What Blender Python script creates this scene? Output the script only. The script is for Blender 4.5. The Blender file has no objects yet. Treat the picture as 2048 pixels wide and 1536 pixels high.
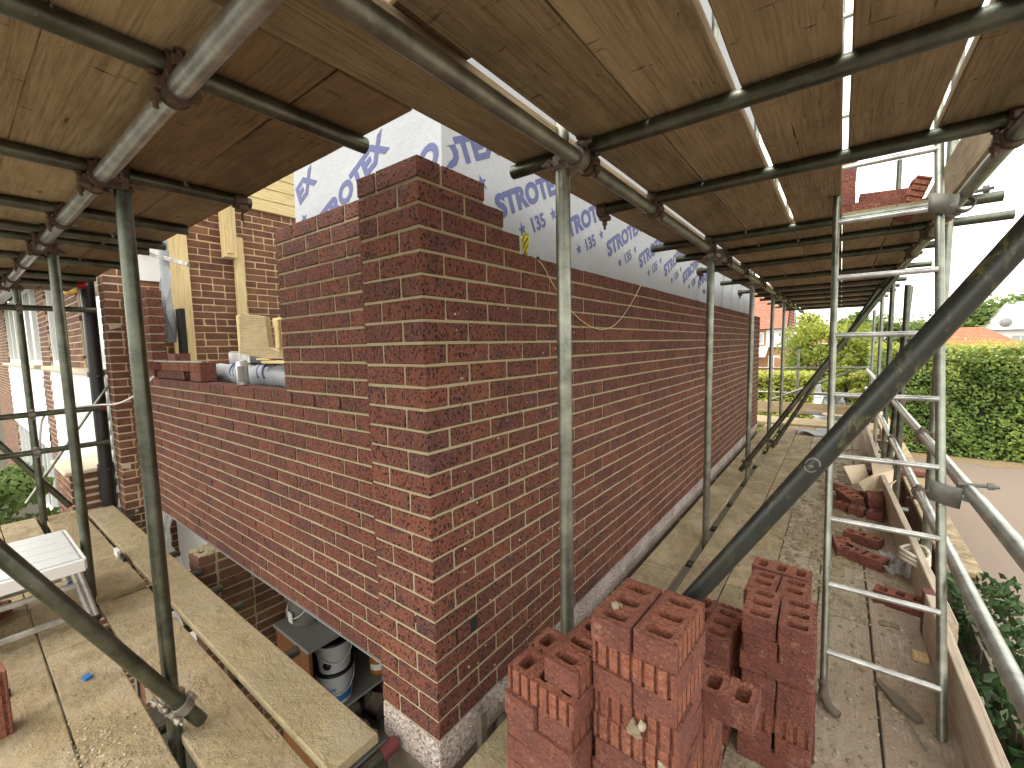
import bpy, bmesh, math, random
from mathutils import Vector, Matrix, Euler, noise
R = math.radians
random.seed(7)
S = bpy.context.scene
COL = S.collection

# ------------------------------------------------------------------ camera, sky, sun, exposure
cam_d = bpy.data.cameras.new('camera'); cam = bpy.data.objects.new('camera', cam_d); COL.objects.link(cam)
cam.location = (1.09089706, -0.95863926, 1.4103252)
cam.rotation_euler = (R(84.90680193), R(1.21406418), R(37.18195669))
cam_d.sensor_fit = 'HORIZONTAL'; cam_d.sensor_width = 36.0; cam_d.lens = 863.250598 / 2048 * 36.0
cam_d.clip_start = 0.02; cam_d.clip_end = 600
S.camera = cam
W = bpy.data.worlds.new("World"); S.world = W; W.use_nodes = True
wn = W.node_tree; bg = wn.nodes['Background']
SUN_EL, SUN_AZ = 68.0, 212.0          # azimuth measured clockwise from +Y: sun stands behind the camera's left shoulder
sky = wn.nodes.new('ShaderNodeTexSky'); sky.sky_type = 'NISHITA'; sky.sun_disc = False
sky.sun_elevation = R(SUN_EL); sky.sun_rotation = R(SUN_AZ); sky.dust_density = 1.5; sky.air_density = 1.0; sky.ozone_density = 1.0
hsv = wn.nodes.new('ShaderNodeHueSaturation'); hsv.inputs['Saturation'].default_value = 0.05; hsv.inputs['Value'].default_value = 1.6
tint = wn.nodes.new('ShaderNodeMix'); tint.data_type = 'RGBA'; tint.blend_type = 'MULTIPLY'; tint.inputs[0].default_value = 1.0
tint.inputs[7].default_value = (1.0, 0.965, 0.865, 1)      # thin warm overcast
wn.links.new(sky.outputs[0], hsv.inputs['Color']); wn.links.new(hsv.outputs[0], tint.inputs[6]); wn.links.new(tint.outputs[2], bg.inputs['Color'])
bg.inputs['Strength'].default_value = 0.15
sl = bpy.data.lights.new('sun', 'SUN'); sl.energy = 0.6; sl.angle = R(40); sl.color = (1.0, 0.95, 0.87)
sun = bpy.data.objects.new('sun', sl); COL.objects.link(sun)
az, el = R(SUN_AZ), R(SUN_EL)
sd = Vector((math.sin(az) * math.cos(el), math.cos(az) * math.cos(el), math.sin(el)))
sun.rotation_euler = (-sd).to_track_quat('-Z', 'Y').to_euler()
S.view_settings.view_transform = 'Standard'; S.view_settings.look = 'None'; S.view_settings.gamma = 1.0
S.view_settings.exposure = 1.42
S.cycles.max_bounces = 8; S.cycles.diffuse_bounces = 5; S.cycles.glossy_bounces = 3; S.cycles.transparent_max_bounces = 8
S.cycles.use_denoising = True

# ------------------------------------------------------------------ materials
class NT:
    def __init__(s, name):
        s.m = bpy.data.materials.new(name); s.m.use_nodes = True; s.t = s.m.node_tree; s.t.nodes.clear()
        s.out = s.t.nodes.new('ShaderNodeOutputMaterial')
    def n(s, typ, ins=None, o=0, **props):
        nd = s.t.nodes.new('ShaderNode' + typ)
        for k, v in props.items(): setattr(nd, k, v)
        for k, v in (ins or {}).items():
            if isinstance(v, bpy.types.NodeSocket): s.t.links.new(v, nd.inputs[k])
            else: nd.inputs[k].default_value = v
        return nd.outputs[o]
    def noise(s, vec, scale, detail=4, rough=.55, dist=0., o=0, W=None):
        d = {'Vector': vec, 'Scale': scale, 'Detail': detail, 'Roughness': rough, 'Distortion': dist}
        if W is not None: d['W'] = W; return s.n('TexNoise', d, o, noise_dimensions='4D')
        return s.n('TexNoise', d, o)
    def ramp(s, fac, stops, interp='LINEAR'):
        nd = s.t.nodes.new('ShaderNodeValToRGB'); nd.color_ramp.interpolation = interp
        e = nd.color_ramp.elements
        while len(e) < len(stops): e.new(0.5)
        for q, (p, c) in zip(e, stops):
            q.position = p; q.color = (c, c, c, 1) if isinstance(c, (int, float)) else (*c, 1)
        s.t.links.new(fac, nd.inputs[0]); return nd.outputs[0]
    def mix(s, fac, a, b, mode='MIX'):
        nd = s.t.nodes.new('ShaderNodeMix'); nd.data_type = 'RGBA'; nd.blend_type = mode; nd.clamp_factor = True
        for i, v in ((0, fac), (6, a), (7, b)):
            if isinstance(v, bpy.types.NodeSocket): s.t.links.new(v, nd.inputs[i])
            else: nd.inputs[i].default_value = v if i == 0 else ((*v, 1) if len(v) == 3 else v)
        return nd.outputs[2]
    def math(s, op, a, b=0., c=0.):
        nd = s.t.nodes.new('ShaderNodeMath'); nd.operation = op
        for i, v in enumerate((a, b, c)):
            if isinstance(v, bpy.types.NodeSocket): s.t.links.new(v, nd.inputs[i])
            else: nd.inputs[i].default_value = v
        return nd.outputs[0]
    def obj(s): return s.n('TexCoord', o=3)
    def rnd(s): return s.n('ObjectInfo', o=5)
    def mapping(s, v, scale=(1, 1, 1), rot=(0, 0, 0)):
        return s.n('Mapping', {'Vector': v, 'Scale': scale, 'Rotation': rot})
    def attr(s, o=0): return s.n('Attribute', o=o, attribute_name='tint')
    def sep(s, c, i): return s.n('SeparateColor', {'Color': c}, i)
    def bump(s, h, strength, dist=.01, normal=None):
        d = {'Height': h, 'Strength': strength, 'Distance': dist}
        if normal is not None: d['Normal'] = normal
        return s.n('Bump', d)
    def done(s, color, rough=.8, metal=0., normal=None, spec=.5, **extra):
        d = {'Base Color': (*color, 1) if isinstance(color, tuple) else color, 'Roughness': rough, 'Metallic': metal, 'Specular IOR Level': spec}
        if normal is not None: d['Normal'] = normal
        d.update(extra)
        b = s.n('BsdfPrincipled', d); s.t.links.new(b, s.out.inputs['Surface']); return s.m

def m_brick(name, ramp, pits=True, splash=0., joint_smear=.25, pit_scale=88., grime=.45):
    t = NT(name); v = t.obj(); a = t.attr()
    base = t.ramp(t.math('MULTIPLY_ADD', t.sep(a, 0), .55, t.math('MULTIPLY', t.noise(v, 2.3, 3), .45)), ramp)
    off = t.n('VectorMath', {0: v, 1: t.n('CombineXYZ', {0: t.math('MULTIPLY', t.sep(a, 1), 7.), 1: t.math('MULTIPLY', t.sep(a, 2), 9.)})}, operation='ADD')
    n1 = t.noise(off, 11, 4, .6); n2 = t.noise(v, 75, 4, .75); n3 = t.noise(off, 26, 5, .7)
    col = t.mix(t.math('MULTIPLY', t.ramp(n1, [(.42, 0.), (.66, 1.)]), t.math('MULTIPLY_ADD', t.sep(a, 1), .6, .25)), base, (.075, .038, .042))
    col = t.mix(t.math('MULTIPLY', t.ramp(n3, [(.5, 0.), (.7, 1.)]), .45), col, (.25, .088, .052))
    col = t.mix(t.math('MULTIPLY', t.ramp(n2, [(.36, 1.), (.58, 0.)]), grime), col, (.07, .034, .030))
    h = t.math('MULTIPLY', n2, .7)
    if pits:
        vm = t.mapping(v, (1, 1, .70))
        dd = t.n('TexVoronoi', {'Vector': vm, 'Scale': pit_scale, 'Randomness': .8})
        cell = t.n('TexVoronoi', {'Vector': vm, 'Scale': pit_scale, 'Randomness': .8}, 1)
        pit = t.ramp(t.math('ADD', dd, t.math('MULTIPLY', t.sep(cell, 2), .10)), [(.28, 1.), (.43, 0.)])
        col = t.mix(t.math('MULTIPLY', pit, .94), col, (.020, .011, .011))
        d2 = t.n('TexVoronoi', {'Vector': t.n('VectorMath', {0: vm, 1: (.37, .21, .53)}, operation='ADD'), 'Scale': pit_scale * 1.25, 'Randomness': 1.})
        c2 = t.n('TexVoronoi', {'Vector': t.n('VectorMath', {0: vm, 1: (.37, .21, .53)}, operation='ADD'), 'Scale': pit_scale * 1.25, 'Randomness': 1.}, 1)
        lit = t.math('MULTIPLY', t.ramp(d2, [(.10, 1.), (.22, 0.)]), t.math('LESS_THAN', t.sep(c2, 1), .34))
        col = t.mix(t.math('MULTIPLY', lit, .8), col, (.42, .27, .22))
        h = t.math('SUBTRACT', h, t.math('MULTIPLY', pit, 2.2))
    sm = t.ramp(t.noise(v, 4.5, 6, .75, .6), [(.62, 0.), (.74, 1.)])
    col = t.mix(t.math('MULTIPLY', sm, joint_smear), col, (.42, .35, .27))
    if splash:
        sp = t.ramp(t.noise(v, 70, 4, .85), [(.30, 0.), (.50, 1.)])
        sp2 = t.ramp(t.noise(v, 3, 3, .6), [(.2, .45), (.6, 1.)])
        col = t.mix(t.math('MULTIPLY', t.math('MULTIPLY', sp, sp2), splash), col, t.mix(n1, (.60, .51, .47), (.72, .67, .62)))
        h = t.math('ADD', h, t.math('MULTIPLY', sp, 1.2))
    return t.done(col, .82, normal=t.bump(h, .9, .004), spec=.35)

M = {}
NEWR = [(0., (.092, .037, .029)), (.2, (.137, .045, .032)), (.5, (.182, .058, .036)), (.8, (.22, .077, .044)), (1., (.142, .052, .039))]
M['brick_new'] = m_brick('new brick', NEWR)
M['brick_splash'] = m_brick('splashed brick', NEWR, splash=.95)
M['brick_old'] = m_brick('old brown brick', [(0., (.10, .05, .032)), (.3, (.17, .08, .045)), (.6, (.23, .11, .058)), (.85, (.30, .155, .08)), (1., (.14, .07, .048))], pits=False, joint_smear=.12)
M['brick_garden'] = m_brick('garden brick', [(0., (.16, .08, .05)), (.5, (.24, .11, .07)), (1., (.30, .16, .10))], pits=False)
M['coping'] = m_brick('buff coping brick', [(0., (.40, .33, .2)), (1., (.52, .44, .28))], pits=False)

t = NT('mortar'); v = t.obj(); n = t.noise(v, 35, 5, .7); n2 = t.noise(v, 5, 3)
M['mortar'] = t.done(t.mix(n2, t.mix(n, (.30, .255, .16), (.47, .41, .27)), (.39, .335, .215)), .95, normal=t.bump(n, .8, .006), spec=.2)
t = NT('old mortar'); v = t.obj(); n = t.noise(v, 30, 4, .7)
M['mortar_old'] = t.done(t.mix(n, (.55, .38, .22), (.66, .50, .32)), .95, normal=t.bump(n, .5, .004), spec=.2)
t = NT('pale mortar'); v = t.obj(); n = t.noise(v, 30, 4, .7)
M['mortar_pale'] = t.done(t.mix(n, (.50, .42, .30), (.62, .54, .41)), .95, spec=.2)

def m_loose():
    t = NT('loose brick'); v = t.obj(); r = t.rnd(); a = t.attr()
    n1 = t.noise(v, 14, 5, .65, W=t.math('MULTIPLY', r, 50)); n2 = t.noise(v, 90, 4, .7)
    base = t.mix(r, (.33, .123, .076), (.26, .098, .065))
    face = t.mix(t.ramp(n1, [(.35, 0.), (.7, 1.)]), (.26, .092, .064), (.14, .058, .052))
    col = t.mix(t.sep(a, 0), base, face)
    col = t.mix(t.math('MULTIPLY', t.ramp(n2, [(.38, 1.), (.56, 0.)]), .6), col, (.09, .036, .028))
    dust = t.ramp(t.noise(v, 22, 6, .8, W=t.math('MULTIPLY', r, 9)), [(.56, 0.), (.70, 1.)])
    col = t.mix(t.math('MULTIPLY', dust, .45), col, (.52, .36, .27))
    dd = t.n('TexVoronoi', {'Vector': v, 'Scale': 62.}); pit = t.ramp(dd, [(.16, 1.), (.36, 0.)])
    col = t.mix(t.math('MULTIPLY', pit, .5), col, (.33, .135, .085))
    n4 = t.noise(v, 38, 5, .75)
    col = t.mix(t.math('MULTIPLY', t.ramp(n4, [(.56, 0.), (.68, 1.)]), .42), col, (.085, .038, .032))
    h = t.math('ADD', t.math('MULTIPLY', n2, 1.2), t.math('ADD', t.math('MULTIPLY', pit, .6), n4))
    return t.done(col, .85, normal=t.bump(h, .9, .005), spec=.3)
M['brick_loose'] = m_loose()

def m_steel(name, base=(.29, .31, .265), metal=.82, rough=.38, dirt=.45, dirtcol=(.30, .27, .20)):
    t = NT(name); v = t.obj(); r = t.math('MULTIPLY', t.rnd(), 40)
    n = t.noise(v, 12, 5, .65, W=r); n2 = t.noise(t.mapping(v, (1, 1, .12)), 45, 3, .6, W=r); n3 = t.noise(v, 150, 3, .6)
    col = t.mix(t.ramp(n, [(.3, 0.), (.7, 1.)]), tuple(.5 * c for c in base), tuple(1.35 * c for c in base))
    col = t.mix(t.math('MULTIPLY', t.ramp(n2, [(.5, 0.), (.75, 1.)]), dirt), col, dirtcol)
    spots = t.ramp(t.noise(v, 34, 5, .8, W=r), [(.63, 0.), (.70, 1.)])
    col = t.mix(t.math('MULTIPLY', spots, .6), col, (.50, .46, .38))
    ro = t.math('ADD', t.math('MULTIPLY', n, .3), rough - .15)
    h = t.math('ADD', n3, t.math('MULTIPLY', spots, 1.5))
    return t.done(col, ro, metal, t.bump(h, .25, .002))
M['steel'] = m_steel('galvanised tube')
M['steel_dark'] = m_steel('weathered tube', (.135, .15, .12), .88, .36, .4, (.13, .12, .085))
M['steel_bright'] = m_steel('bright galvanised tube', (.44, .455, .44), .75, .36, .35)
M['alu'] = m_steel('aluminium', (.62, .63, .63), .75, .32, .15)
M['rust'] = m_steel('rusty coupler', (.16, .115, .085), .4, .6, .6, (.16, .075, .04))
M['rust_grey'] = m_steel('dull coupler', (.26, .24, .20), .5, .5, .5, (.2, .12, .07))
M['clamp_grey'] = m_steel('grey pressed clamp', (.17, .17, .15), .25, .6, .4, (.14, .12, .09))
t = NT('black brace paint'); v = t.obj()
n = t.noise(v, 9, 5, .7); sc = t.ramp(t.noise(t.mapping(v, (1, 1, .45)), 26, 6, .8, .4), [(.53, 0.), (.66, 1.)])
zone = t.ramp(t.sep(t.n('SeparateXYZ', {'Vector': v}, 2) if False else v, 2), [(0., 0.), (1., 1.)])
zz = t.n('SeparateXYZ', {'Vector': v}, 2)
zmask = t.ramp(t.math('MULTIPLY', zz, .5), [(.42, 0.), (.62, 1.)])
col = t.mix(n, (.010, .012, .011), (.032, .036, .032))
col = t.mix(t.math('MULTIPLY', t.math('MULTIPLY', sc, zmask), .7), col, (.17, .165, .05))
sp = t.ramp(t.noise(t.mapping(v, (1, 1, .5)), 40, 5, .8), [(.70, 0.), (.73, 1.)])
col = t.mix(t.math('MULTIPLY', sp, .8), col, (.45, .45, .42))
M['black_tube'] = t.done(col, t.math('ADD', t.math('MULTIPLY', n, .25), .25), 0., t.bump(t.noise(v, 90, 3), .15, .002))

def m_wood(name, dark, lite, axis='Y', stain=(.09, .055, .03), stain_amt=.7, mud=None, grain=1., crack=1., mud_lo=.40, rough=.85, cross=0.):
    t = NT(name); v = t.obj(); r = t.math('MULTIPLY', t.rnd(), 60)
    S3 = lambda k: (1., k, 1.) if axis == 'Y' else ((k, 1., 1.) if axis == 'X' else (1., 1., k))
    g = t.mapping(v, S3(.05))
    gr = t.noise(g, 30, 5, .7, .9, W=r); fine = t.noise(t.mapping(v, S3(.03)), 150, 4, .75, .2, W=r); big = t.noise(t.mapping(v, S3(.4)), 3.2, 4, .6, .3, W=r)
    tone = t.math('MULTIPLY_ADD', t.rnd(), .35, t.math('MULTIPLY', t.ramp(gr, [(.3, 0.), (.72, 1.)]), .65))
    col = t.mix(tone, dark, lite)
    col = t.mix(t.math('MULTIPLY', t.ramp(fine, [(.36, 1.), (.54, 0.)]), .62 * grain), col, tuple(.38 * c for c in dark))
    st = t.ramp(t.noise(t.mapping(v, S3(.35)), 6, 7, .75, .7, W=r), [(.44, 0.), (.66, 1.)])
    col = t.mix(t.math('MULTIPLY', st, stain_amt), col, stain)
    col = t.mix(t.math('MULTIPLY', t.ramp(big, [(.45, 0.), (.7, 1.)]), .35), col, tuple(min(1, 1.25 * c) for c in lite))
    ck = t.ramp(t.noise(t.mapping(v, S3(.016)), 50, 4, .75, 1.2, W=r), [(.30, 1.), (.335, 0.)])
    col = t.mix(t.math('MULTIPLY', ck, crack), col, (.016, .011, .008))
    kn = t.n('TexVoronoi', {'Vector': t.mapping(v, S3(.6)), 'Scale': 6.}); kk = t.ramp(kn, [(.035, 1.), (.085, 0.)])
    col = t.mix(t.math('MULTIPLY', kk, .8), col, tuple(.35 * c for c in dark))
    h = t.math('SUBTRACT', t.math('MULTIPLY', fine, .5), t.math('MULTIPLY', ck, 1.6))
    if cross:       # boot and saw scuffs, plaster flecks
        cs = (.16, 1., 1.) if axis == 'Y' else (1., .16, 1.)
        cr = t.ramp(t.noise(t.mapping(v, cs), 34, 5, .8, .8, W=r), [(.62, 0.), (.68, 1.)])
        al = t.ramp(t.noise(t.mapping(v, S3(.16)), 36, 5, .8, .8, W=r), [(.63, 0.), (.69, 1.)])
        cr = t.math('MAXIMUM', cr, al)
        col = t.mix(t.math('MULTIPLY', cr, cross), col, (.035, .024, .015)); h = t.math('SUBTRACT', h, cr)
        fl = t.ramp(t.noise(v, 20, 4, .75, .2, W=r), [(.735, 0.), (.755, 1.)])
        col = t.mix(t.math('MULTIPLY', fl, .75), col, (.46, .42, .34))
    if mud:
        c1, c2, amt = mud
        mn = t.noise(v, 5, 8, .74, .2, W=r); mk = t.ramp(mn, [(mud_lo, 0.), (mud_lo + .16, 1.)])
        cl = t.noise(v, 75, 6, .85, 0., W=r); cl2 = t.noise(t.mapping(v, S3(.55)), 15, 8, .82, .15, W=r); pa = t.noise(v, 2.6, 5, .65, .2, W=r)
        mc = t.mix(t.ramp(cl, [(.35, 0.), (.65, 1.)]), c1, c2)
        mc = t.mix(t.math('MULTIPLY', t.ramp(cl2, [(.54, 0.), (.66, 1.)]), .6), mc, tuple(.34 * c for c in c1))
        mc = t.mix(t.math('MULTIPLY', t.ramp(pa, [(.45, 0.), (.68, 1.)]), .5), mc, (.56, .51, .44))
        mc = t.mix(t.math('MULTIPLY', t.ramp(pa, [(.30, 1.), (.45, 0.)]), .5), mc, tuple(.6 * c for c in c1))
        col = t.mix(t.math('MULTIPLY', mk, amt), col, mc)
        hm = t.math('ADD', t.math('MULTIPLY', cl2, 2.6), t.math('MULTIPLY', cl, .8))
        h = t.math('ADD', t.math('MULTIPLY', h, t.math('SUBTRACT', 1., mk)), t.math('MULTIPLY', hm, t.math('MULTIPLY', mk, 1.4)))
    return t.done(col, rough, 0., t.bump(h, .75, .008 if mud else .005), spec=.25)
M['board_y'] = m_wood('scaffold board underside along', (.225, .17, .10), (.44, .345, .215), 'Y', stain=(.12, .083, .050), stain_amt=.6, cross=.8)
M['board_x'] = m_wood('scaffold board underside across', (.35, .265, .155), (.56, .45, .285), 'X', stain=(.21, .14, .075), stain_amt=.5, cross=.7)
M['board_x_dark'] = m_wood('brown board underside', (.165, .108, .060), (.29, .20, .115), 'X', stain=(.08, .053, .032), stain_amt=.75, cross=.6)
SAND = ((.38, .30, .165), (.60, .49, .30), .95)
M['deck_y'] = m_wood('trodden deck board along', (.27, .21, .13), (.40, .325, .21), 'Y', stain=(.28, .21, .125), mud=SAND, crack=.5, grain=.6)
M['deck_mud'] = m_wood('muddy deck board', (.34, .27, .18), (.46, .38, .27), 'Y', stain=(.3, .2, .15), mud=((.21, .16, .095), (.66, .575, .44), 1.), crack=.5, mud_lo=.30)
M['deck_pink'] = m_wood('brick dusted deck board', (.44, .37, .30), (.56, .48, .39), 'Y', stain=(.38, .24, .17), stain_amt=.6, mud=((.40, .28, .185), (.62, .50, .37), .85), crack=.5, mud_lo=.42)
M['deck_x'] = m_wood('trodden deck board across', (.28, .215, .13), (.42, .335, .21), 'X', stain=(.30, .22, .12), mud=((.38, .29, .155), (.58, .46, .27), .9), crack=.7, grain=.8)
M['deck_x_plain'] = m_wood('sandy plank', (.40, .32, .185), (.54, .445, .27), 'X', stain=(.36, .29, .18), stain_amt=.4, mud=((.42, .335, .195), (.56, .455, .275), .8), crack=.3, grain=.5)
M['toe'] = m_wood('pale toe board', (.42, .35, .27), (.62, .53, .42), 'Y', stain=(.34, .25, .18), stain_amt=.45, crack=.6)
M['new_wood'] = m_wood('fresh sawn timber', (.66, .50, .25), (.80, .66, .38), 'Z', stain=(.58, .42, .2), stain_amt=.3, crack=.15, rough=.7)
M['new_wood_y'] = m_wood('fresh cladding timber', (.70, .54, .26), (.84, .70, .40), 'Y', stain=(.6, .45, .2), stain_amt=.25, crack=.1, rough=.7)
M['ply'] = m_wood('grubby offcut', (.42, .33, .19), (.54, .44, .27), 'X', stain=(.3, .22, .12), stain_amt=.4, crack=.3)
M['fence_wood'] = m_wood('grey fence timber', (.17, .14, .11), (.30, .26, .21), 'Z', stain=(.1, .08, .06), crack=.8)

def flat(name, c, rough=.6, metal=0., nz=.12, sc=12., spec=.5, bump=.1, **ex):
    t = NT(name); v = t.obj(); n = t.noise(v, sc, 5, .65)
    return t.done(t.mix(n, tuple(x * (1 - nz) for x in c), tuple(min(1, x * (1 + nz)) for x in c)), rough, metal, t.bump(n, bump, .003), spec, **ex)
t = NT('breather membrane'); v = t.obj(); n = t.noise(v, 26, 6, .7, .4); n2 = t.noise(v, 3, 4, .6)
M['membrane'] = t.done(t.mix(n2, t.mix(n, (.29, .31, .345), (.43, .45, .485)), (.36, .38, .415)), .7, 0., t.bump(t.math('ADD', t.math('MULTIPLY', n2, 2.), n), .35, .01), .3)
M['ink'] = flat('printed blue ink', (.075, .09, .225), .7, nz=.25, sc=40)
M['white'] = flat('white upvc', (.80, .80, .79), .35, nz=.03)
M['white_clad'] = flat('white boarding', (.82, .82, .80), .5, nz=.04)
M['black_plastic'] = flat('black plastic', (.018, .018, .02), .35, nz=.3)
M['dark'] = flat('dark void surface', (.02, .018, .016), .9)
M['plaster'] = flat('grey plaster', (.26, .26, .25), .85)
M['concrete'] = flat('concrete', (.30, .28, .25), .9, nz=.25, sc=8)
M['red_paint'] = flat('dark red paint', (.13, .028, .03), .6, nz=.3)
M['red_plastic'] = flat('red plastic', (.45, .02, .025), .35)
M['blue_plastic'] = flat('blue plastic', (.03, .16, .42), .4)
M['yellow_cord'] = flat('yellow cord', (.75, .68, .06), .6, nz=.3, sc=300)
M['cord'] = flat('pale string', (.66, .58, .30), .7)
M['cable'] = flat('white cable', (.70, .68, .64), .5)
M['paper'] = flat('cardboard', (.62, .50, .36), .8, nz=.06)
M['brown_panel'] = m_wood('brown veneer', (.17, .065, .025), (.26, .11, .045), 'Z', crack=.1, stain_amt=.2, rough=.5)
M['white_tub'] = flat('white tub', (.62, .64, .66), .4)
M['amber'] = flat('amber jar', (.42, .16, .03), .25)
M['ochre'] = flat('ochre casing', (.70, .45, .10), .5)
M['rope'] = flat('rag rope', (.60, .55, .46), .9, nz=.3, sc=120)
M['slate_and_shade'] = flat('dark stone and painted shade', (.16, .13, .10), .9, nz=.4, sc=30)  # dark stone tone; on the wall below the plinth it paints shade
M['mortar_lump'] = flat('mortar dropping', (.33, .265, .175), .95, nz=.4, sc=30, bump=.6)
M['render'] = flat('cream render', (.62, .55, .42), .9, nz=.2)
M['car_white'] = flat('pale car paint', (.62, .64, .66), .25, nz=.02)
M['car_red'] = flat('red lamp', (.5, .02, .04), .3)
M['roof_tile'] = None
t = NT('mortar dropping'); v = t.obj(); n = t.noise(v, 40, 5, .75); f = t.sep(t.attr(), 0)
M['mortar_lump'] = t.done(t.mix(n, t.mix(f, (.20, .155, .10), (.42, .35, .25)), t.mix(f, (.27, .215, .14), (.54, .47, .36))), .95, 0., t.bump(n, .7, .004), .2)
t = NT('clear plastic sheet'); v = t.obj()
M['poly'] = t.done((.78, .78, .80), .25, 0., t.bump(t.noise(v, 22, 6, .7, 1.), .8, .02), .5, Alpha=.62)
t = NT('clear bucket plastic'); M['clear'] = t.done((.55, .56, .55), .15, 0., None, .5, Alpha=.45)
t = NT('window glass'); v = t.obj(); M['glass'] = t.done(t.mix(t.noise(v, 2.5, 3), (.22, .26, .27), (.50, .54, .54)), .06, 0., None, .8)
def m_tile(name, c1, c2, s):
    t = NT(name); v = t.obj(); 
    b = t.n('TexBrick', {'Vector': t.mapping(v, (1, 1, 1), (R(90), 0, 0)), 'Color1': (*c1, 1), 'Color2': (*c2, 1), 'Mortar': (*[.45 * x for x in c1], 1), 'Scale': s*2.2, 'Mortar Size': .03, 'Brick Width': .4, 'Row Height': .22})
    return t.done(b, .8, spec=.2)
M['roof_tile'] = m_tile('orange clay tiles', (.42, .15, .09), (.50, .20, .12), 1.)
M['hang_tile'] = m_tile('hung clay tiles', (.38, .15, .10), (.46, .20, .14), .9)
M['orange_brick'] = flat('orange brickwork', (.42, .22, .11), .9, nz=.25, sc=6)
M['tarmac'] = None
t = NT('pinkish tarmac'); v = t.obj(); n = t.noise(v, 120, 4, .8); n2 = t.noise(v, .9, 5, .6); n3 = t.n('TexVoronoi', {'Vector': v, 'Scale': 75.})
col = t.mix(n, (.16, .125, .10), (.29, .235, .195)); col = t.mix(t.math('MULTIPLY', n2, .6), col, (.215, .17, .14))
col = t.mix(t.ramp(n3, [(.08, .6), (.16, 0.)]), col, (.40, .34, .29))
M['tarmac'] = t.done(col, .92, 0., t.bump(n, .5, .01), .2)
t = NT('soil and paving'); v = t.obj(); n = t.noise(v, 3, 6, .7)
M['ground'] = t.done(t.mix(n, (.045, .04, .03), (.085, .075, .055)), .95, 0., t.bump(n, .5, .03), .2)
t = NT('leaf litter'); v = t.obj(); n = t.noise(v, 14, 6, .8)
M['litter'] = t.done(t.mix(t.ramp(n, [(.4, 0.), (.62, 1.)]), (.15, .115, .08), (.36, .27, .14)), .95, 0., t.bump(n, .6, .02), .2)

def m_leaf(name, c1, c2, c3, trans=.35):
    t = NT(name); a = t.attr(); f = t.sep(a, 0); col = t.ramp(f, [(0., c1), (.55, c2), (1., c3)])
    d = t.n('BsdfPrincipled', {'Base Color': col, 'Roughness': .5, 'Specular IOR Level': .4})
    tr = t.n('BsdfTranslucent', {'Color': t.mix(.5, col, c3)})
    s = t.n('MixShader', {0: trans, 1: d, 2: tr}); t.t.links.new(s, t.out.inputs['Surface']); return t.m
M['leaf_hedge'] = m_leaf('beech hedge leaf', (.075, .135, .032), (.20, .29, .065), (.43, .49, .13))
M['leaf_top'] = m_leaf('pale hedge leaf', (.20, .25, .05), (.40, .44, .09), (.60, .60, .16), .5)
M['leaf_tree'] = m_leaf('oak leaf', (.07, .12, .03), (.16, .24, .06), (.30, .38, .11), .45)
M['leaf_lime'] = m_leaf('lime green leaf', (.14, .19, .03), (.30, .36, .06), (.50, .52, .11), .5)
M['leaf_ivy'] = m_leaf('ivy leaf', (.018, .045, .014), (.04, .085, .025), (.11, .16, .06), .2)
M['leaf_pink'] = m_leaf('pink blossom', (.5, .10, .25), (.65, .18, .38), (.75, .35, .5))
M['bark'] = flat('bark', (.12, .09, .06), .95, nz=.3, sc=15, bump=.5)

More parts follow.
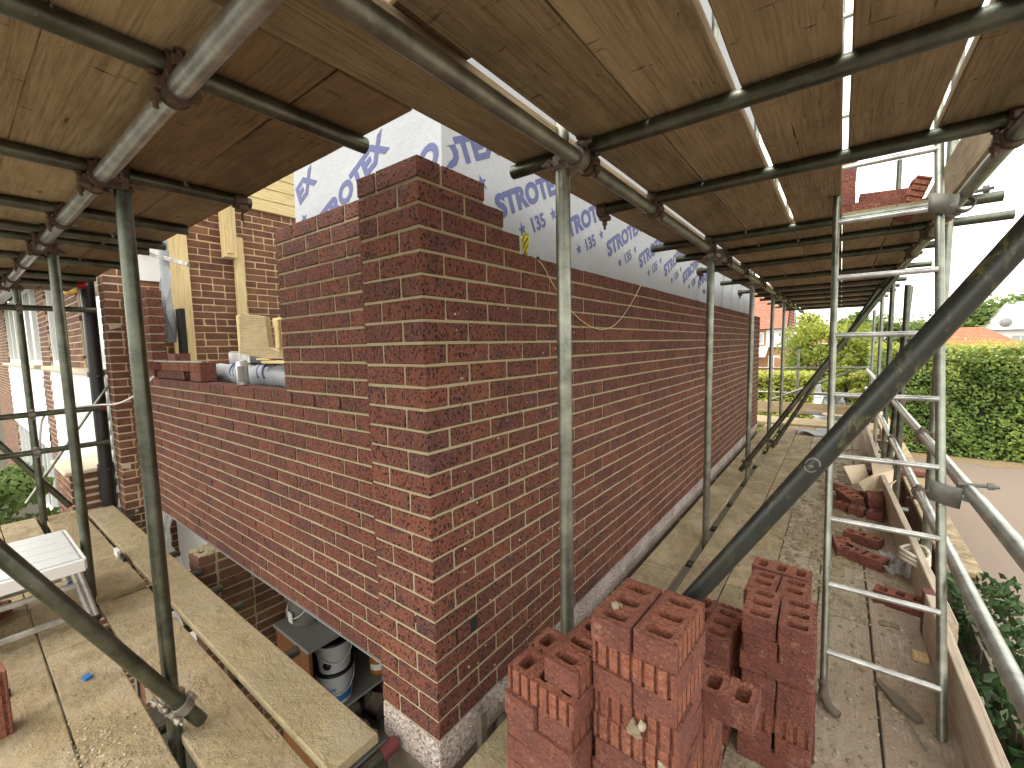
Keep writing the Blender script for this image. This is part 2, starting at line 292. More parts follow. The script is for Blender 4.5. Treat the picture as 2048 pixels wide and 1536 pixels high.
# ------------------------------------------------------------------ geometry collector
class Geo:
    def __init__(s): s.v = []; s.f = []; s.mi = []; s.sm = []; s.t = []; s.tc = (0.5, 0.5, 0.5)
    def add(s, vs, fs, mi=0, smooth=False, tint=None):
        b = len(s.v); s.v += [tuple(x) for x in vs]; s.t += [tint or s.tc] * len(vs)
        for f in fs: s.f.append(tuple(b + i for i in f)); s.mi.append(mi); s.sm.append(smooth)
        return b
    def box(s, a, b, mi=0, tint=None):
        x0, y0, z0 = a; x1, y1, z1 = b
        s.add([(x0,y0,z0),(x1,y0,z0),(x1,y1,z0),(x0,y1,z0),(x0,y0,z1),(x1,y0,z1),(x1,y1,z1),(x0,y1,z1)],
              [(0,3,2,1),(4,5,6,7),(0,1,5,4),(1,2,6,5),(2,3,7,6),(3,0,4,7)], mi, False, tint)
    def cbox(s, a, b, c=.003, jit=0., mi=0, tint=None, mat=None):
        """box with every edge chamfered; jit roughens its corners"""
        ax = [(a[i], b[i]) for i in range(3)]; vs = []; idx = {}
        for i in (0, 1):
            for j in (0, 1):
                for k in (0, 1):
                    j0 = [random.uniform(-jit, jit) for _ in range(3)]
                    for ax_i in range(3):
                        p = []
                        for d, sgn in enumerate((i, j, k)):
                            val = ax[d][sgn]
                            if d != ax_i: val += c * (1 if sgn == 0 else -1)
                            p.append(val + j0[d] + (random.uniform(-jit, jit) * .5 if jit else 0))
                        idx[(i, j, k, ax_i)] = len(vs); vs.append(mat @ Vector(p) if mat else p)
        F = []
        for d in range(3):
            for sgn in (0, 1):
                o = [q for q in range(3) if q != d]
                loop = []
                for u, w in ((0, 0), (1, 0), (1, 1), (0, 1)):
                    key = [0, 0, 0]; key[d] = sgn; key[o[0]] = u; key[o[1]] = w; loop.append(idx[(*key, d)])
                flip = (sgn == 0) != (d == 1)
                F.append(tuple(reversed(loop)) if flip else tuple(loop))
        for d in range(3):
            o = [q for q in range(3) if q != d]
            for u in (0, 1):
                for w in (0, 1):
                    k0 = [0, 0, 0]; k1 = [0, 0, 0]; k1[d] = 1
                    for k in (k0, k1): k[o[0]] = u; k[o[1]] = w
                    q = (idx[(*k0, o[0])], idx[(*k1, o[0])], idx[(*k1, o[1])], idx[(*k0, o[1])])
                    F.append(q)
        for i in (0, 1):
            for j in (0, 1):
                for k in (0, 1): F.append((idx[(i, j, k, 0)], idx[(i, j, k, 1)], idx[(i, j, k, 2)]))
        s.add(vs, F, mi, False, tint)
    def tube(s, p0, p1, r, r2=None, n=20, wall=0., mi=0, caps=True):
        p0, p1 = Vector(p0), Vector(p1); d = (p1 - p0).normalized()
        u = d.orthogonal().normalized(); w = d.cross(u); r2 = r if r2 is None else r2
        ring = lambda p, rr: [p + (u * math.cos(2*math.pi*i/n) + w * math.sin(2*math.pi*i/n)) * rr for i in range(n)]
        q = [(i, (i+1) % n, n+(i+1) % n, n+i) for i in range(n)]
        s.add(ring(p0, r) + ring(p1, r2), q, mi, True)
        if wall:
            s.add(ring(p0, r-wall) + ring(p1, r2-wall), [f[::-1] for f in q], mi, True)
            s.add(ring(p0, r) + ring(p0, r-wall), [f[::-1] for f in q], mi); s.add(ring(p1, r2) + ring(p1, r2-wall), q, mi)
        elif caps:
            s.add(ring(p0, r), [tuple(reversed(range(n)))], mi); s.add(ring(p1, r2), [tuple(range(n))], mi)
    def band(s, p, d, ri, ro, wdt, n=20, mi=0):
        d = Vector(d).normalized(); a = Vector(p) - d * wdt / 2; b = Vector(p) + d * wdt / 2
        u = d.orthogonal().normalized(); w = d.cross(u)
        ring = lambda c, rr: [c + (u * math.cos(2*math.pi*i/n) + w * math.sin(2*math.pi*i/n)) * rr for i in range(n)]
        q = [(i, (i+1) % n, n+(i+1) % n, n+i) for i in range(n)]
        s.add(ring(a, ro) + ring(b, ro), q, mi, True); s.add(ring(a, ri) + ring(b, ri), [f[::-1] for f in q], mi, True)
        s.add(ring(a, ro) + ring(a, ri), [f[::-1] for f in q], mi); s.add(ring(b, ro) + ring(b, ri), q, mi)
    def path(s, pts, r, n=8, mi=0):
        pts = [Vector(p) for p in pts]; rings = []
        for i, p in enumerate(pts):
            d = (pts[min(i+1, len(pts)-1)] - pts[max(i-1, 0)]).normalized()
            u = d.cross(Vector((.13, .2, .97))).normalized(); w = d.cross(u)
            rr = r[i] if isinstance(r, (list, tuple)) else r
            rings += [p + (u * math.cos(2*math.pi*k/n) + w * math.sin(2*math.pi*k/n)) * rr for k in range(n)]
        F = [(i*n+k, i*n+(k+1) % n, (i+1)*n+(k+1) % n, (i+1)*n+k) for i in range(len(pts)-1) for k in range(n)]
        F += [tuple(reversed(range(n))), tuple((len(pts)-1)*n+k for k in range(n))]
        s.add(rings, F, mi, True)
    def lathe(s, prof, c, n=28, mi=0):
        vs = [(c[0]+r*math.cos(2*math.pi*k/n), c[1]+r*math.sin(2*math.pi*k/n), c[2]+z) for r, z in prof for k in range(n)]
        F = [(i*n+k, i*n+(k+1) % n, (i+1)*n+(k+1) % n, (i+1)*n+k) for i in range(len(prof)-1) for k in range(n)]
        s.add(vs, F, mi, True)
    def prism(s, poly, d, mi=0, tint=None):
        d = Vector(d); n = len(poly); P = [Vector(p) for p in poly]
        s.add(P + [p + d for p in P], [tuple(range(n))[::-1], tuple(range(n, 2*n))] + [(i, (i+1) % n, n+(i+1) % n, n+i) for i in range(n)], mi, False, tint)
    def lump(s, c, r, flatz=.6, mi=0):
        s.tc = (random.random(), random.random(), 0)
        T = (1+5**.5)/2
        V0 = [(-1,T,0),(1,T,0),(-1,-T,0),(1,-T,0),(0,-1,T),(0,1,T),(0,-1,-T),(0,1,-T),(T,0,-1),(T,0,1),(-T,0,-1),(-T,0,1)]
        F0 = [(0,11,5),(0,5,1),(0,1,7),(0,7,10),(0,10,11),(1,5,9),(5,11,4),(11,10,2),(10,7,6),(7,1,8),(3,9,4),(3,4,2),(3,2,6),(3,6,8),(3,8,9),(4,9,5),(2,4,11),(6,2,10),(8,6,7),(9,8,1)]
        a = random.uniform(0, 6.28); e = random.uniform(.85, 1.2)
        vs = []
        for x, y, z in V0:
            k = r / 1.9 * random.uniform(.7, 1.3); x, y = x*e, y/e
            vs.append((c[0]+(x*math.cos(a)-y*math.sin(a))*k, c[1]+(x*math.sin(a)+y*math.cos(a))*k, c[2]+z*k*flatz))
        s.add(vs, F0, mi)
    def leaf(s, c, size, nrm, up=None, fold=.25):
        nrm = Vector(nrm).normalized(); u = nrm.orthogonal().normalized()
        q = Matrix.Rotation(random.uniform(0, 6.28), 3, nrm); u = q @ u; w = nrm.cross(u)
        c = Vector(c); L = size * random.uniform(.7, 1.25); B = L * random.uniform(.5, .75)
        f = nrm * (-fold * B)
        s.add([c - u*L*.5, c + w*B*.5 + f*.5, c + u*L*.5, c - w*B*.5 + f*.5], [(0, 1, 2), (0, 2, 3)], 0, False)
    def build(s, name, mats, parent=None, origin=None, col=None):
        me = bpy.data.meshes.new(name)
        if origin is None:
            xs, ys, zs = zip(*s.v); origin = ((min(xs)+max(xs))/2, (min(ys)+max(ys))/2, min(zs))
        o3 = Vector(origin)
        me.from_pydata([Vector(v) - o3 for v in s.v], [], s.f)
        for m in (mats if isinstance(mats, (list, tuple)) else [mats]): me.materials.append(m)
        me.polygons.foreach_set('material_index', s.mi); me.polygons.foreach_set('use_smooth', s.sm)
        at = me.attributes.new('tint', 'FLOAT_COLOR', 'POINT')
        at.data.foreach_set('color', [c for t in s.t for c in (*t, 1.)])
        me.update()
        return link(name, me, o3, parent)
WL = {}
def link(name, me, loc, parent=None):
    o = bpy.data.objects.new(name, me); COL.objects.link(o); loc = Vector(loc); WL[o.name] = loc
    if parent: o.parent = parent; o.location = loc - WL[parent.name]
    else: o.location = loc
    return o
def tag(o, label, cat, group=None, kind=None):
    if label: o['label'] = label
    if cat: o['category'] = cat
    if group: o['group'] = group
    if kind: o['kind'] = kind
    return o
def thing(name, loc, label, cat, group=None): return tag(link(name, None, loc), label, cat, group)
def jt(a=.0): return random.random()
def rt(): return (random.random(), random.random(), random.random())

# ------------------------------------------------------------------ setting: ground, road
GZ = -2.2
g = Geo(); g.add([(-90,-60,GZ),(90,-60,GZ),(90,140,GZ),(-90,140,GZ)], [(0,1,2,3)]); tag(g.build('ground', M['ground']), None, None, kind='structure')
g = Geo(); g.add([(2.35,-12,GZ+.004),(40,-12,GZ+.004),(40,16.9,GZ+.004),(2.35,16.9,GZ+.004)], [(0,1,2,3)]); tag(g.build('driveway', M['tarmac']), None, None, kind='structure')
g = Geo(); n_ = 40
vs = [(2.3 + i*.35, 16.35 + .35*math.sin(i*1.7)*.5 + (0 if j == 0 else 1.0), GZ+.008) for i in range(n_) for j in (0, 1)]
g.add(vs, [(2*i, 2*i+2, 2*i+3, 2*i+1) for i in range(n_-1)]); tag(g.build('fallen_leaves', M['litter']), 'yellow fallen leaves along the foot of the tall hedge', 'leaves', kind='stuff')

# ------------------------------------------------------------------ the new brick extension
PZ = .075; BH = .065; LB = .215; HB = .1025; J = .010
DW = .122                      # set-back of the front wall behind the corner pier
ext = thing('brick_extension', (0, 0, GZ), 'new dark red brick extension with stepped corner pier, half built beneath the scaffold', 'building')
def zc(k): return 2.025 - PZ*(k+1) + .005      # underside of course k (0 = topmost)
def brk(g, a, b, mi=0, c=.0028, jit=.0012): g.cbox(a, b, c, jit, mi, rt())
# side wall (plane X=0, runs along +Y), courses 3.. full length, 0..2 stepped
WEND = 7.36
sw = Geo(); fp = Geo()
stop = {0: .3275, 1: .44, 2: .5525}
for k in range(27):
    z = zc(k); even = (k % 2 == 0)
    # corner brick belongs to the pier
    if even: brk(fp, (-.215, 0, z), (0, HB, z+BH)); brk(fp, (-.3275, 0, z), (-.225, LB, z+BH)); y = HB + J
    else: brk(fp, (-HB, 0, z), (0, LB, z+BH)); brk(fp, (-.3275, 0, z), (-.1125, HB, z+BH)); y = LB + J
    end = stop.get(k, WEND)
    while y < end - .02:
        L = min(LB, end - y); y0, y1 = y, y + L
        if k == 22 and y0 < .15: brk(sw, (-HB, .2245, z), (0, y1, z+BH)); y1 = .180           # missing piece: the open hole near the foot of the pier
        if k == 23 and y0 < .25 and y1 > .2: y0 += .0
        if y1 - y0 > .03: brk(sw, (-HB, y0, z), (0 + random.uniform(-.0012, .0012), y1, z+BH))
        y += L + J
# rear bricks of the stepped pier return
sw_o = sw.build('side_wall', M['brick_new'], ext, (0, 3.6, 0)); fp_o = fp.build('corner_pier', M['brick_new'], ext, (-.16, 0, 0))
# mortar behind the faces
mo = Geo(); r_ = .0046
def quad(g, p): g.add(p, [(0, 1, 2, 3)])
mo.box((-HB-.004, HB, 0), (-r_, WEND-.004, zc(3)+BH-.004))
for k, e in stop.items(): mo.box((-HB-.004, LB*.5, zc(k)-.011), (-r_, e-.003, zc(k)+BH-.003))
mo.box((-.3275+r_, r_+.0002, -.004), (-r_-.0007, HB+.05, 2.015))
mo_o = mo.build('mortar_bed', M['mortar'], ext, (0, 3.6, 0))
# solid dark boxes paint in the shade of the hole and open joints
hd = Geo(); z22 = zc(22); hd.box((-.09, .1815, z22+.002), (-.0030, .2235, z22+BH-.002)); hd.build('open_joint_shade', M['dark'], ext); hd = Geo(); hd.box((-.05, .104, zc(21)), (-.003, .112, zc(21)+BH)); hd.build('open_joint_shade', M['dark'], ext); hd = Geo(); hd.box((-.05, .104, zc(22)), (-.0028, .1115, zc(22)+BH)); hd.build('open_joint_shade', M['dark'], ext); hd = Geo(); hd.box((-.112, .0032, zc(21)+.03), (-.104, .05, zc(21)+.055))
hd.build('open_joint_shade', M['dark'], ext)
# front wall (plane Y=DW, X from -4.38 to -.3275): sill at course 11, jambs above
fw = Geo(); FWX0 = -4.385; JR = -1.237; JL = -3.575
for k in range(27):
    z = zc(k); off = 0 if k % 2 else -.1125
    x = -.3275 + off + .05
    while x > FWX0 + .02:
        x1 = min(x, -.30); x0 = max(x - LB, FWX0)
        seg = []
        if k >= 11: seg = [(x0, x1)]
        else:
            if x1 > JR: seg.append((max(x0, JR), x1))
            if x0 < JL and k >= 1: seg.append((x0, min(x1, JL)))
        for s0, s1 in seg:
            if s1 - s0 > .03: brk(fw, (s0, DW + random.uniform(-.0012, .0012), z), (s1, DW+HB, z+BH))
        x -= LB + J
# toothed quoin bricks of the left jamb show their ends toward the opening
fw_o = fw.build('front_wall', M['brick_new'], ext, (-2.2, DW, 0))
m2 = Geo(); m2.box((FWX0, DW+r_, .002), (-.3, DW+HB-.004, zc(11)+BH-.004)); m2.box((JR+r_, DW+r_, zc(11)), (-.3, DW+HB-.004, 2.015)); m2.box((FWX0, DW+r_, zc(11)), (JL-r_, DW+HB-.004, zc(1)+BH-.004))
m2.build('mortar_bed', M['mortar'], ext, (-2.2, DW, 0))
# steel lintel edge below the front wall, plinth courses, buried wall
li = Geo(); li.box((-4.37, DW-.002, -.0065), (-.335, DW+HB, -.001)); li.build('steel_lintel', M['plaster'], ext)
pl = Geo()
for k in range(27, 29):
    z = zc(k); even = (k % 2 == 0)
    if even: brk(pl, (-.215, 0, z), (0, HB, z+BH)); brk(pl, (-.3275, 0, z), (-.225, LB, z+BH)); y = HB + J
    else: brk(pl, (-HB, 0, z), (0, LB, z+BH)); brk(pl, (-.3275, 0, z), (-.1125, HB, z+BH)); y = LB + J
    while y < WEND - .02:
        L = min(LB, WEND - y); brk(pl, (-HB, y, z), (0.001, y+L, z+BH)); y += L + J
pl.box((-.325, .003, -.15), (-.003, HB+.1, -.006)); pl.box((-HB, HB+.101, -.15), (-.0022, WEND-.004, -.006))
fd = Geo(); fd.box((-.322, .006, GZ), (-.006, WEND-.01, -.152)); fd.build('foundation', M['slate_and_shade'], ext)  # dark colour paints in the shadow below the plinth
pl.build('plinth', M['brick_splash'], ext, (0, 3.6, -.4))
# splashes of mortar along the top of the plinth
sp = Geo()
for i in range(160):
    y = random.random()**1.6*7; sp.lump((.001, y, random.uniform(-.14, -.005)), random.uniform(.002, .006), 1.)
for i in range(25): sp.lump((random.uniform(-.32, 0), .001, random.uniform(-.12, -.01)), random.uniform(.002, .005), 1.)
for i in range(110):
    z = random.uniform(.05, 1.6); y = .15 + random.random()**2*1.2; sp.lump((.0, y, z), random.uniform(.0025, .0055), 1.)
o = sp.build('mortar_splashes', M['mortar_lump'], ext); o['kind'] = 'stuff'
# inner timber frame box behind the membrane and inner leaf (keeps the inside dark)
inn = Geo(); inn.box((-.13-.10, .34, .0), (-.15, 7.2, 4.98)); inn.box((-1.24, .26, 1.15), (-.24, .34, 4.98)); inn.box((-3.3, .30, .02), (-1.24, .40, 1.16))
inn.build('inner_leaf', M['plaster'], ext)
cl = Geo(); cl.box((-4.38, .45, .04), (-.24, 7.2, .12)); cl.build('floor_slab', M['concrete'], ext)
# breather membrane with printed lettering
def dispR(y, z):
    a = .003*math.sin(y*5.3 + z*2.1) + .0022*math.sin(y*13 - z*6) 
    f = min(1, max(0, (y-3.2)/1.5)); f2 = min(1, max(0, (2.6-z)/.8))
    a += f*(.35+.65*f2)*(.042*math.sin(y*11 + 1.2*math.sin(z*1.5) - z*.8) + .012*math.sin(y*27 + z*.6))
    return a
def dispF(x, z): return .004*math.sin(x*4.3 + z*3.1) + .003*math.sin(x*11 - z*8)
mb = Geo(); NY, NZ = 260, 40
ys = [.24 + i*(7.15-.24)/NY for i in range(NY+1)]; zs = [1.2 + i*(5.0-1.2)/NZ for i in range(NZ+1)]
vs = [(-.13 + dispR(y, z), y, z) for y in ys for z in zs]
mb.add(vs, [(i*(NZ+1)+j, (i+1)*(NZ+1)+j, (i+1)*(NZ+1)+j+1, i*(NZ+1)+j+1) for i in range(NY) for j in range(NZ)], 0, True)
NX = 60; xs = [-1.235 + i*(1.235-.13+dispR(.24, 2))/NX for i in range(NX+1)]
vs = [(x if i < NX else -.13 + dispR(.24, z), .24 - (dispF(x, z) if i < NX else 0), z) for i, x in enumerate(xs) for z in zs]
mb.add(vs, [(i*(NZ+1)+j, (i+1)*(NZ+1)+j, (i+1)*(NZ+1)+j+1, i*(NZ+1)+j+1) for i in range(NX) for j in range(NZ)], 0, True)
mb_o = mb.build('breather_membrane', M['membrane'], ext, (-.13, .24, 1.2))
def text_mesh(txt, size, bold=.0):
    c = bpy.data.curves.new('t', 'FONT'); c.body = txt; c.size = size; c.offset = bold; c.resolution_u = 3
    o = bpy.data.objects.new('t', c); COL.objects.link(o); dg = bpy.context.evaluated_depsgraph_get(); dg.update()
    me = bpy.data.meshes.new_from_object(o.evaluated_get(dg)); out = ([v.co.copy() for v in me.vertices], [tuple(p.vertices) for p in me.polygons])
    bpy.data.objects.remove(o); bpy.data.meshes.remove(me); return out
def star(cx, cy, r): 
    P = [(cx + (r if i % 2 == 0 else r*.42)*math.sin(math.pi*i/5), cy + (r if i % 2 == 0 else r*.42)*math.cos(math.pi*i/5), 0) for i in range(10)]
    return ([Vector(p) for p in P] + [Vector((cx, cy, 0))], [(10, (i+1) % 10, i) for i in range(10)])
TM = text_mesh('STROTEX', .128, .0068); T135 = text_mesh('135', .092, .0032); TQ = text_mesh('CONSTRUCTION', .045, .0005)
xm = max(v.x for v in TM[0]); 
ink = Geo()
def stamp(tm, u0, z0, ang, side, dx=0., dy=0., sx=1.):
    ca, sa = math.cos(ang), math.sin(ang); vs = []
    for v in tm[0]:
        px, py = v.x*sx + dx, v.y + dy; u = u0 + px*ca - py*sa; z = z0 + px*sa + py*ca
        if side == 'R': vs.append((-.13 + dispR(max(u, .24), z) + .0014 + (.0025 if u > 3.2 else 0), u, z) if u > .243 else None)
        else: vs.append((u, .24 - dispF(u, z) - .0016, z) if -1.232 < u < -.135 else None)
    fs = [f for f in tm[1] if all(vs[i] is not None for i in f)]
    ink.add([q or (0, 0, 0) for q in vs], fs)
SX = .66/xm
for row in range(4):
    for i in range(-1, 13):
        u0 = .575 + i*.565 + row*.17; z0 = 1.972 + row*.76
        if u0 < -.45 or u0 > (4.1 if row == 0 else 6.6): 
            continue
        stamp(TM, u0, z0, R(25.5), 'R', sx=SX); stamp(T135, u0, z0, R(25.5), 'R', .225, -.125, 1.05)
        stamp(star(.15, -.09, .034), u0, z0, R(25.5), 'R'); stamp(star(.46, -.09, .034), u0, z0, R(25.5), 'R')
    for i in range(-1, 4):
        u0 = -1.06 - .54 + i*.565 + row*.17; z0 = 1.965 + row*.76
        stamp(TM, u0, z0, R(25.5), 'L', sx=SX); stamp(T135, u0, z0, R(25.5), 'L', .225, -.125, 1.05)
        stamp(star(.15, -.09, .034), u0, z0, R(25.5), 'L'); stamp(star(.46, -.09, .034), u0, z0, R(25.5), 'L')
# the pair of marks that run round the corner onto the side
stamp(TM, .02, 1.985, R(25.5), 'R', sx=SX) if False else None
u0 = -.27 - .245
ink.build('printed_lettering', M['ink'], mb_o, (-.13, .24, 1.2))
# sill bricks, jamb infill: bricks laid on edge at the left end of the opening
jb = Geo()
for i in range(3):
    x = JL + .02 + i*.225; brk(jb, (x, DW+.02, 1.2025), (x+LB, DW+.02+HB, 1.2025+BH))
jb.build('sill_course', M['brick_new'], ext)

# ------------------------------------------------------------------ existing house beyond the extension
hs = thing('brick_house', (-7, 1, GZ), 'older brown brick house with white framed windows at the left', 'house')
HX = -4.40
hw = Geo()
for k in range(75):
    z = GZ + .3 + k*PZ
    if z > 4.4: break
    y = 0. if k % 2 else .1125
    if k % 2 == 0: brk(hw, (HX-LB, 0, z), (HX, HB, z+BH))
    while y < 3.6:
        L = LB if (k+int(y*3)) % 5 else HB
        if z > .75 or y < .35: brk(hw, (HX-HB, y, z), (HX+random.uniform(-.002, .002), y+L, z+BH), 0, .004, .0022)
        y += L + J
hw.build('side_wall', M['brick_old'], hs, (HX, 1.5, 0))
mm = Geo(); mm.box((HX-HB, .006, GZ), (HX-.004, 9, 4.4)); mm.build('mortar_bed', M['mortar_old'], hs, (HX, 1.5, 0))
# facade (plane Y=0): brick panels between window bays
fc = Geo(); mf = Geo(); wn_ = Geo()
def panel(x0, x1, z0, z1):
    k = 0; z = z0
    while z < z1 - .02:
        x = x0 - (0 if k % 2 else .1125)
        while x < x1 - .02:
            a, b = max(x, x0), min(x+LB, x1)
            if b - a > .02: brk(fc, (a, 0, z), (b, HB, z+BH), 0, .004, .0015)
            x += LB + J
        z += PZ; k += 1
    mq = Geo(); mq.box((x0, .004, z0), (x1, HB, z1)); mq.build('mortar_bed', M['mortar_pale'], hs)
panel(-4.56, -4.62+.22, GZ, 2.6) if False else None
panel(-6.95, -5.70, 1.26, 2.75); panel(-9.05, -8.2, GZ, 2.75); panel(-19.5, -14.9, GZ, 2.75); panel(-4.60, -4.402, GZ, 2.75)
fc.build('facade_wall', M['brick_old'], hs, (-8, 0, 0))
def window(x0, x1, z0, z1, nm=2, y=.03):
    f = Geo(); w = .07
    f.box((x0, y, z0), (x1, y+.07, z0+w)); f.box((x0, y, z1-w), (x1, y+.07, z1))
    for i in range(nm+1):
        xx = x0 + (x1-x0-w)*i/nm; f.box((xx, y-.002, z0), (xx+w, y+.068, z1))
    o = f.build('window', M['white'], hs); p = Geo(); p.box((x0+.02, y+.03, z0+.02), (x1-.02, y+.04, z1-.02)); p.build('pane', M['glass'], o)
window(-5.69, -4.62, 1.26, 2.6, 1); window(-8.19, -6.96, 1.26, 2.6, 2); window(-14.88, -9.06, 1.26, 2.6, 6)
window(-8.19, -7.1, -2.1, -.15, 2); window(-14.8, -9.1, -1.6, .2, 5)
cd = Geo()
for i in range(9):
    z = -.12 + i*.146
    for x0, x1 in ((-8.19, -4.62), (-14.88, -9.06)):
        cd.add([(x0, -.004, z+.146), (x1, -.004, z+.146), (x1, -.022, z), (x0, -.022, z), (x0, .05, z), (x1, .05, z)], [(0, 3, 2, 1), (3, 4, 5, 2)])
cd.build('white_cladding', M['white_clad'], hs)
sl_ = Geo(); sl_.cbox((-8.2, -.10, 1.205), (-4.63, .05, 1.258), .006); sl_.cbox((-14.9, -.10, 1.205), (-9.04, .05, 1.258), .006); sl_.build('window_sill', M['render'], hs)
so = Geo(); so.box((-16.5, -.62, 2.62), (-5.2, .0, 2.66)); so.box((-16.5, -.66, 2.60), (-5.2, -.622, 2.85)); so.build('soffit', M['white'], hs)
rf = Geo(); rf.prism([(-16.5, -.66, 2.852), (-16.5, 3.0, 4.9), (-16.5, 6.5, 2.852)], (11.9, 0, 0)); rf.build('roof', M['roof_tile'], hs)
dp = Geo(); dp.tube((-4.64, -.075, -1.2), (-4.60, -.075, 2.9), .052, n=20)
for z in (1.22, .32, 2.3): dp.band((-4.63, -.075, z), (0, 0, 1), .05, .062, .05); dp.box((-4.57, -.085, z-.02), (-4.46, -.065, z-.008))
dp.tube((-4.655, -.075, -.02), (-4.648, -.075, .30), .062, n=20); dp.build('downpipe', M['black_plastic'], hs)
pc = Geo()
panel_g = fc = Geo(); mf = Geo()
for k in range(34):
    z = GZ + k*PZ
    if z > .22: break
    x = -5.5 - (0 if k % 2 else .1125)
    while x < -4.75:
        a, b = max(x, -5.5), min(x+LB, -4.72)
        if b-a > .02: brk(fc, (a, -.32, z), (b, -.22, z+BH), 0, .004, .0015)
        x += LB + J
    fc.box((-4.722, -.32, z), (-4.72, -.02, z+.05))
fc.build('porch_wall', M['brick_old'], hs)
pc.box((-5.5, -.315, GZ), (-4.723, -.0, .24)); pc.cbox((-5.55, -.36, .262), (-4.68, -.0, .30), .01, mi=0); pc.build('porch_render', M['render'], hs)
al = Geo(); al.cbox((-5.86, -.09, 2.08), (-5.62, 0, 2.27), .02); al.build('alarm_box', M['ochre'], hs)
# new horizontal cladding boards above the old gable wall
yc = Geo()
for i in range(6): yc.cbox((HX+.004, .9, 3.045+i*.135), (HX+.03, 2.4, 3.045+i*.135+.128), .004)
yc.build('timber_cladding', M['new_wood_y'], hs)

# ------------------------------------------------------------------ garage below the front wall
gr = thing('garage_interior', (-1.4, 1.2, GZ), 'dark garage interior seen through the opening under the front wall', 'garage')
q = Geo(); q.box((-2.52, .78, GZ), (-2.42, 3.0, -.02)); q.build('plaster_wall', M['plaster'], gr)
q = Geo(); q.box((-2.42, 2.9, GZ), (-.3, 3.0, -.02)); q.box((-.42, .3, GZ), (-.335, 3.0, -.02)); q.build('rear_wall', M['plaster'], gr)
q = Geo(); q.box((-2.43, .755, GZ), (-2.405, .80, -.02)); q.build('door_post', M['black_plastic'], gr)
q = Geo(); q.add([(-4.3, .2, GZ+.01), (-.4, .2, GZ+.01), (-.4, 3, GZ+.01), (-4.3, 3, GZ+.01)], [(0, 1, 2, 3)]); q.build('garage_floor', M['concrete'], gr)
op = Geo()
for k in range(30):
    z = -.085 - k*PZ
    x = -2.62 if k % 2 else -2.62-.0
    brk(op, (-2.62, 0, z), (-2.42, HB, z+BH), 0, .005, .003)
    y = HB+J if k % 2 else LB*.5+J
    while y < .74:
        brk(op, (-2.52, y, z), (-2.42, min(y+LB, .75), z+BH), 0, .005, .003); y += LB+J
op.box((-2.615, .006, GZ), (-2.426, .745, -.022), 1)
for i in range(80): op.lump((random.uniform(-2.61, -2.43), random.uniform(.01, .2), -.016), random.uniform(.012, .028), .5, 1)
o = op.build('brick_pier', [M['brick_old'], M['mortar']]); tag(o, 'old brown brick pier topped with broken mortar under the front wall', 'pier')
hk = Geo(); hk.path([(-2.412, .42, -.15), (-2.40, .42, -.15), (-2.40, .42, -.23), (-2.38, .42, -.245), (-2.36, .42, -.23)], .006); hk.build('metal_hook', M['alu'], o)
# open shelf unit with tubs
su = thing('shelf_unit', (-1.92, 1.0, GZ), 'brown sided open shelf unit in the dark garage, holding paint tubs', 'shelf')
for y_ in (.36, 1.62):
    q = Geo(); q.cbox((-2.15, y_, GZ+.02), (-1.68, y_+.025, -.625), .003); q.build('side_panel', M['brown_panel'], su)
q = Geo(); q.cbox((-2.17, .35, -.622), (-1.665, 1.66, -.595), .003); q.build('top', M['plaster'], su)
for z in (-1.2, -1.72):
    q = Geo(); q.cbox((-2.15, .386, z), (-1.685, 1.619, z+.022), .002); q.build('shelf', M['plaster'], su)
q = Geo(); q.box((-2.16, .386, GZ+.02), (-2.151, 1.619, -.625)); q.box((-2.14, 1.2, -1.177), (-1.70, 1.216, -.63)); q.build('back_panel', M['dark'], su)
def tub(name, c, r, h, label, band=None, lid='black_plastic', text=None, body='white_tub'):
    b = Geo(); b.lathe([(0, 0), (r*.88, 0), (r*.9, .004), (r, h*.94), (r*1.03, h*.95), (r*1.03, h*.97), (r*.97, h*.975)], c)
    o = b.build(name, M[body], None, c); tag(o, label, 'tub')
    l = Geo(); l.lathe([(r*1.02, h*.965), (r*1.05, h*.97), (r*1.05, h*1.03), (r*.9, h*1.04), (r*.88, h*1.01), (0, h*1.01)], c); l.build('lid', M[lid], o)
    hd_ = Geo(); hd_.path([(c[0]+r*1.07*math.cos(a), c[1]+r*1.07*math.sin(a), c[2]+h*.9-.5*h*max(0, math.sin((a+1.9)/1.0)) ) for a in [(-1.9 + i*.314) for i in range(11)]], .004, 6); hd_.build('handle', M['cable'], o)
    if band:
        bb = Geo(); n = 20; a0, a1 = -1.55, .55
        vs = [(c[0]+(r*(.9+.1*zf)+.0025)*math.cos(a0+(a1-a0)*i/n), c[1]+(r*(.9+.1*zf)+.0025)*math.sin(a0+(a1-a0)*i/n), c[2]+h*zf) for i in range(n+1) for zf in (.12, .42 + .1*math.sin(i*.4))]
        bb.add(vs, [(2*i, 2*i+2, 2*i+3, 2*i+1) for i in range(n)], 0, True); bb.build('printed_band', M[band], o)
    if text:
        T = text_mesh(text, .05, .001); tt = Geo(); L = max(v.x for v in T[0]); vs = []
        for v in T[0]:
            a = -.95 + (v.x - L/2)/r; rr = r*.985 + .003; vs.append((c[0]+rr*math.cos(a), c[1]+rr*math.sin(a), c[2]+h*.52+v.y))
        tt.add(vs, T[1]); tt.build('printed_name', M['blue_plastic'], o)
    return o
tub('paint_tub', (-1.83, .62, -1.177), .125, .24, 'white paint tub with a broad blue printed band, under another tub', 'blue_plastic', text='dulux')
tub('paint_tub', (-1.83, .62, -.925), .125, .22, 'grey white paint tub with a round dark badge, stacked on another tub')
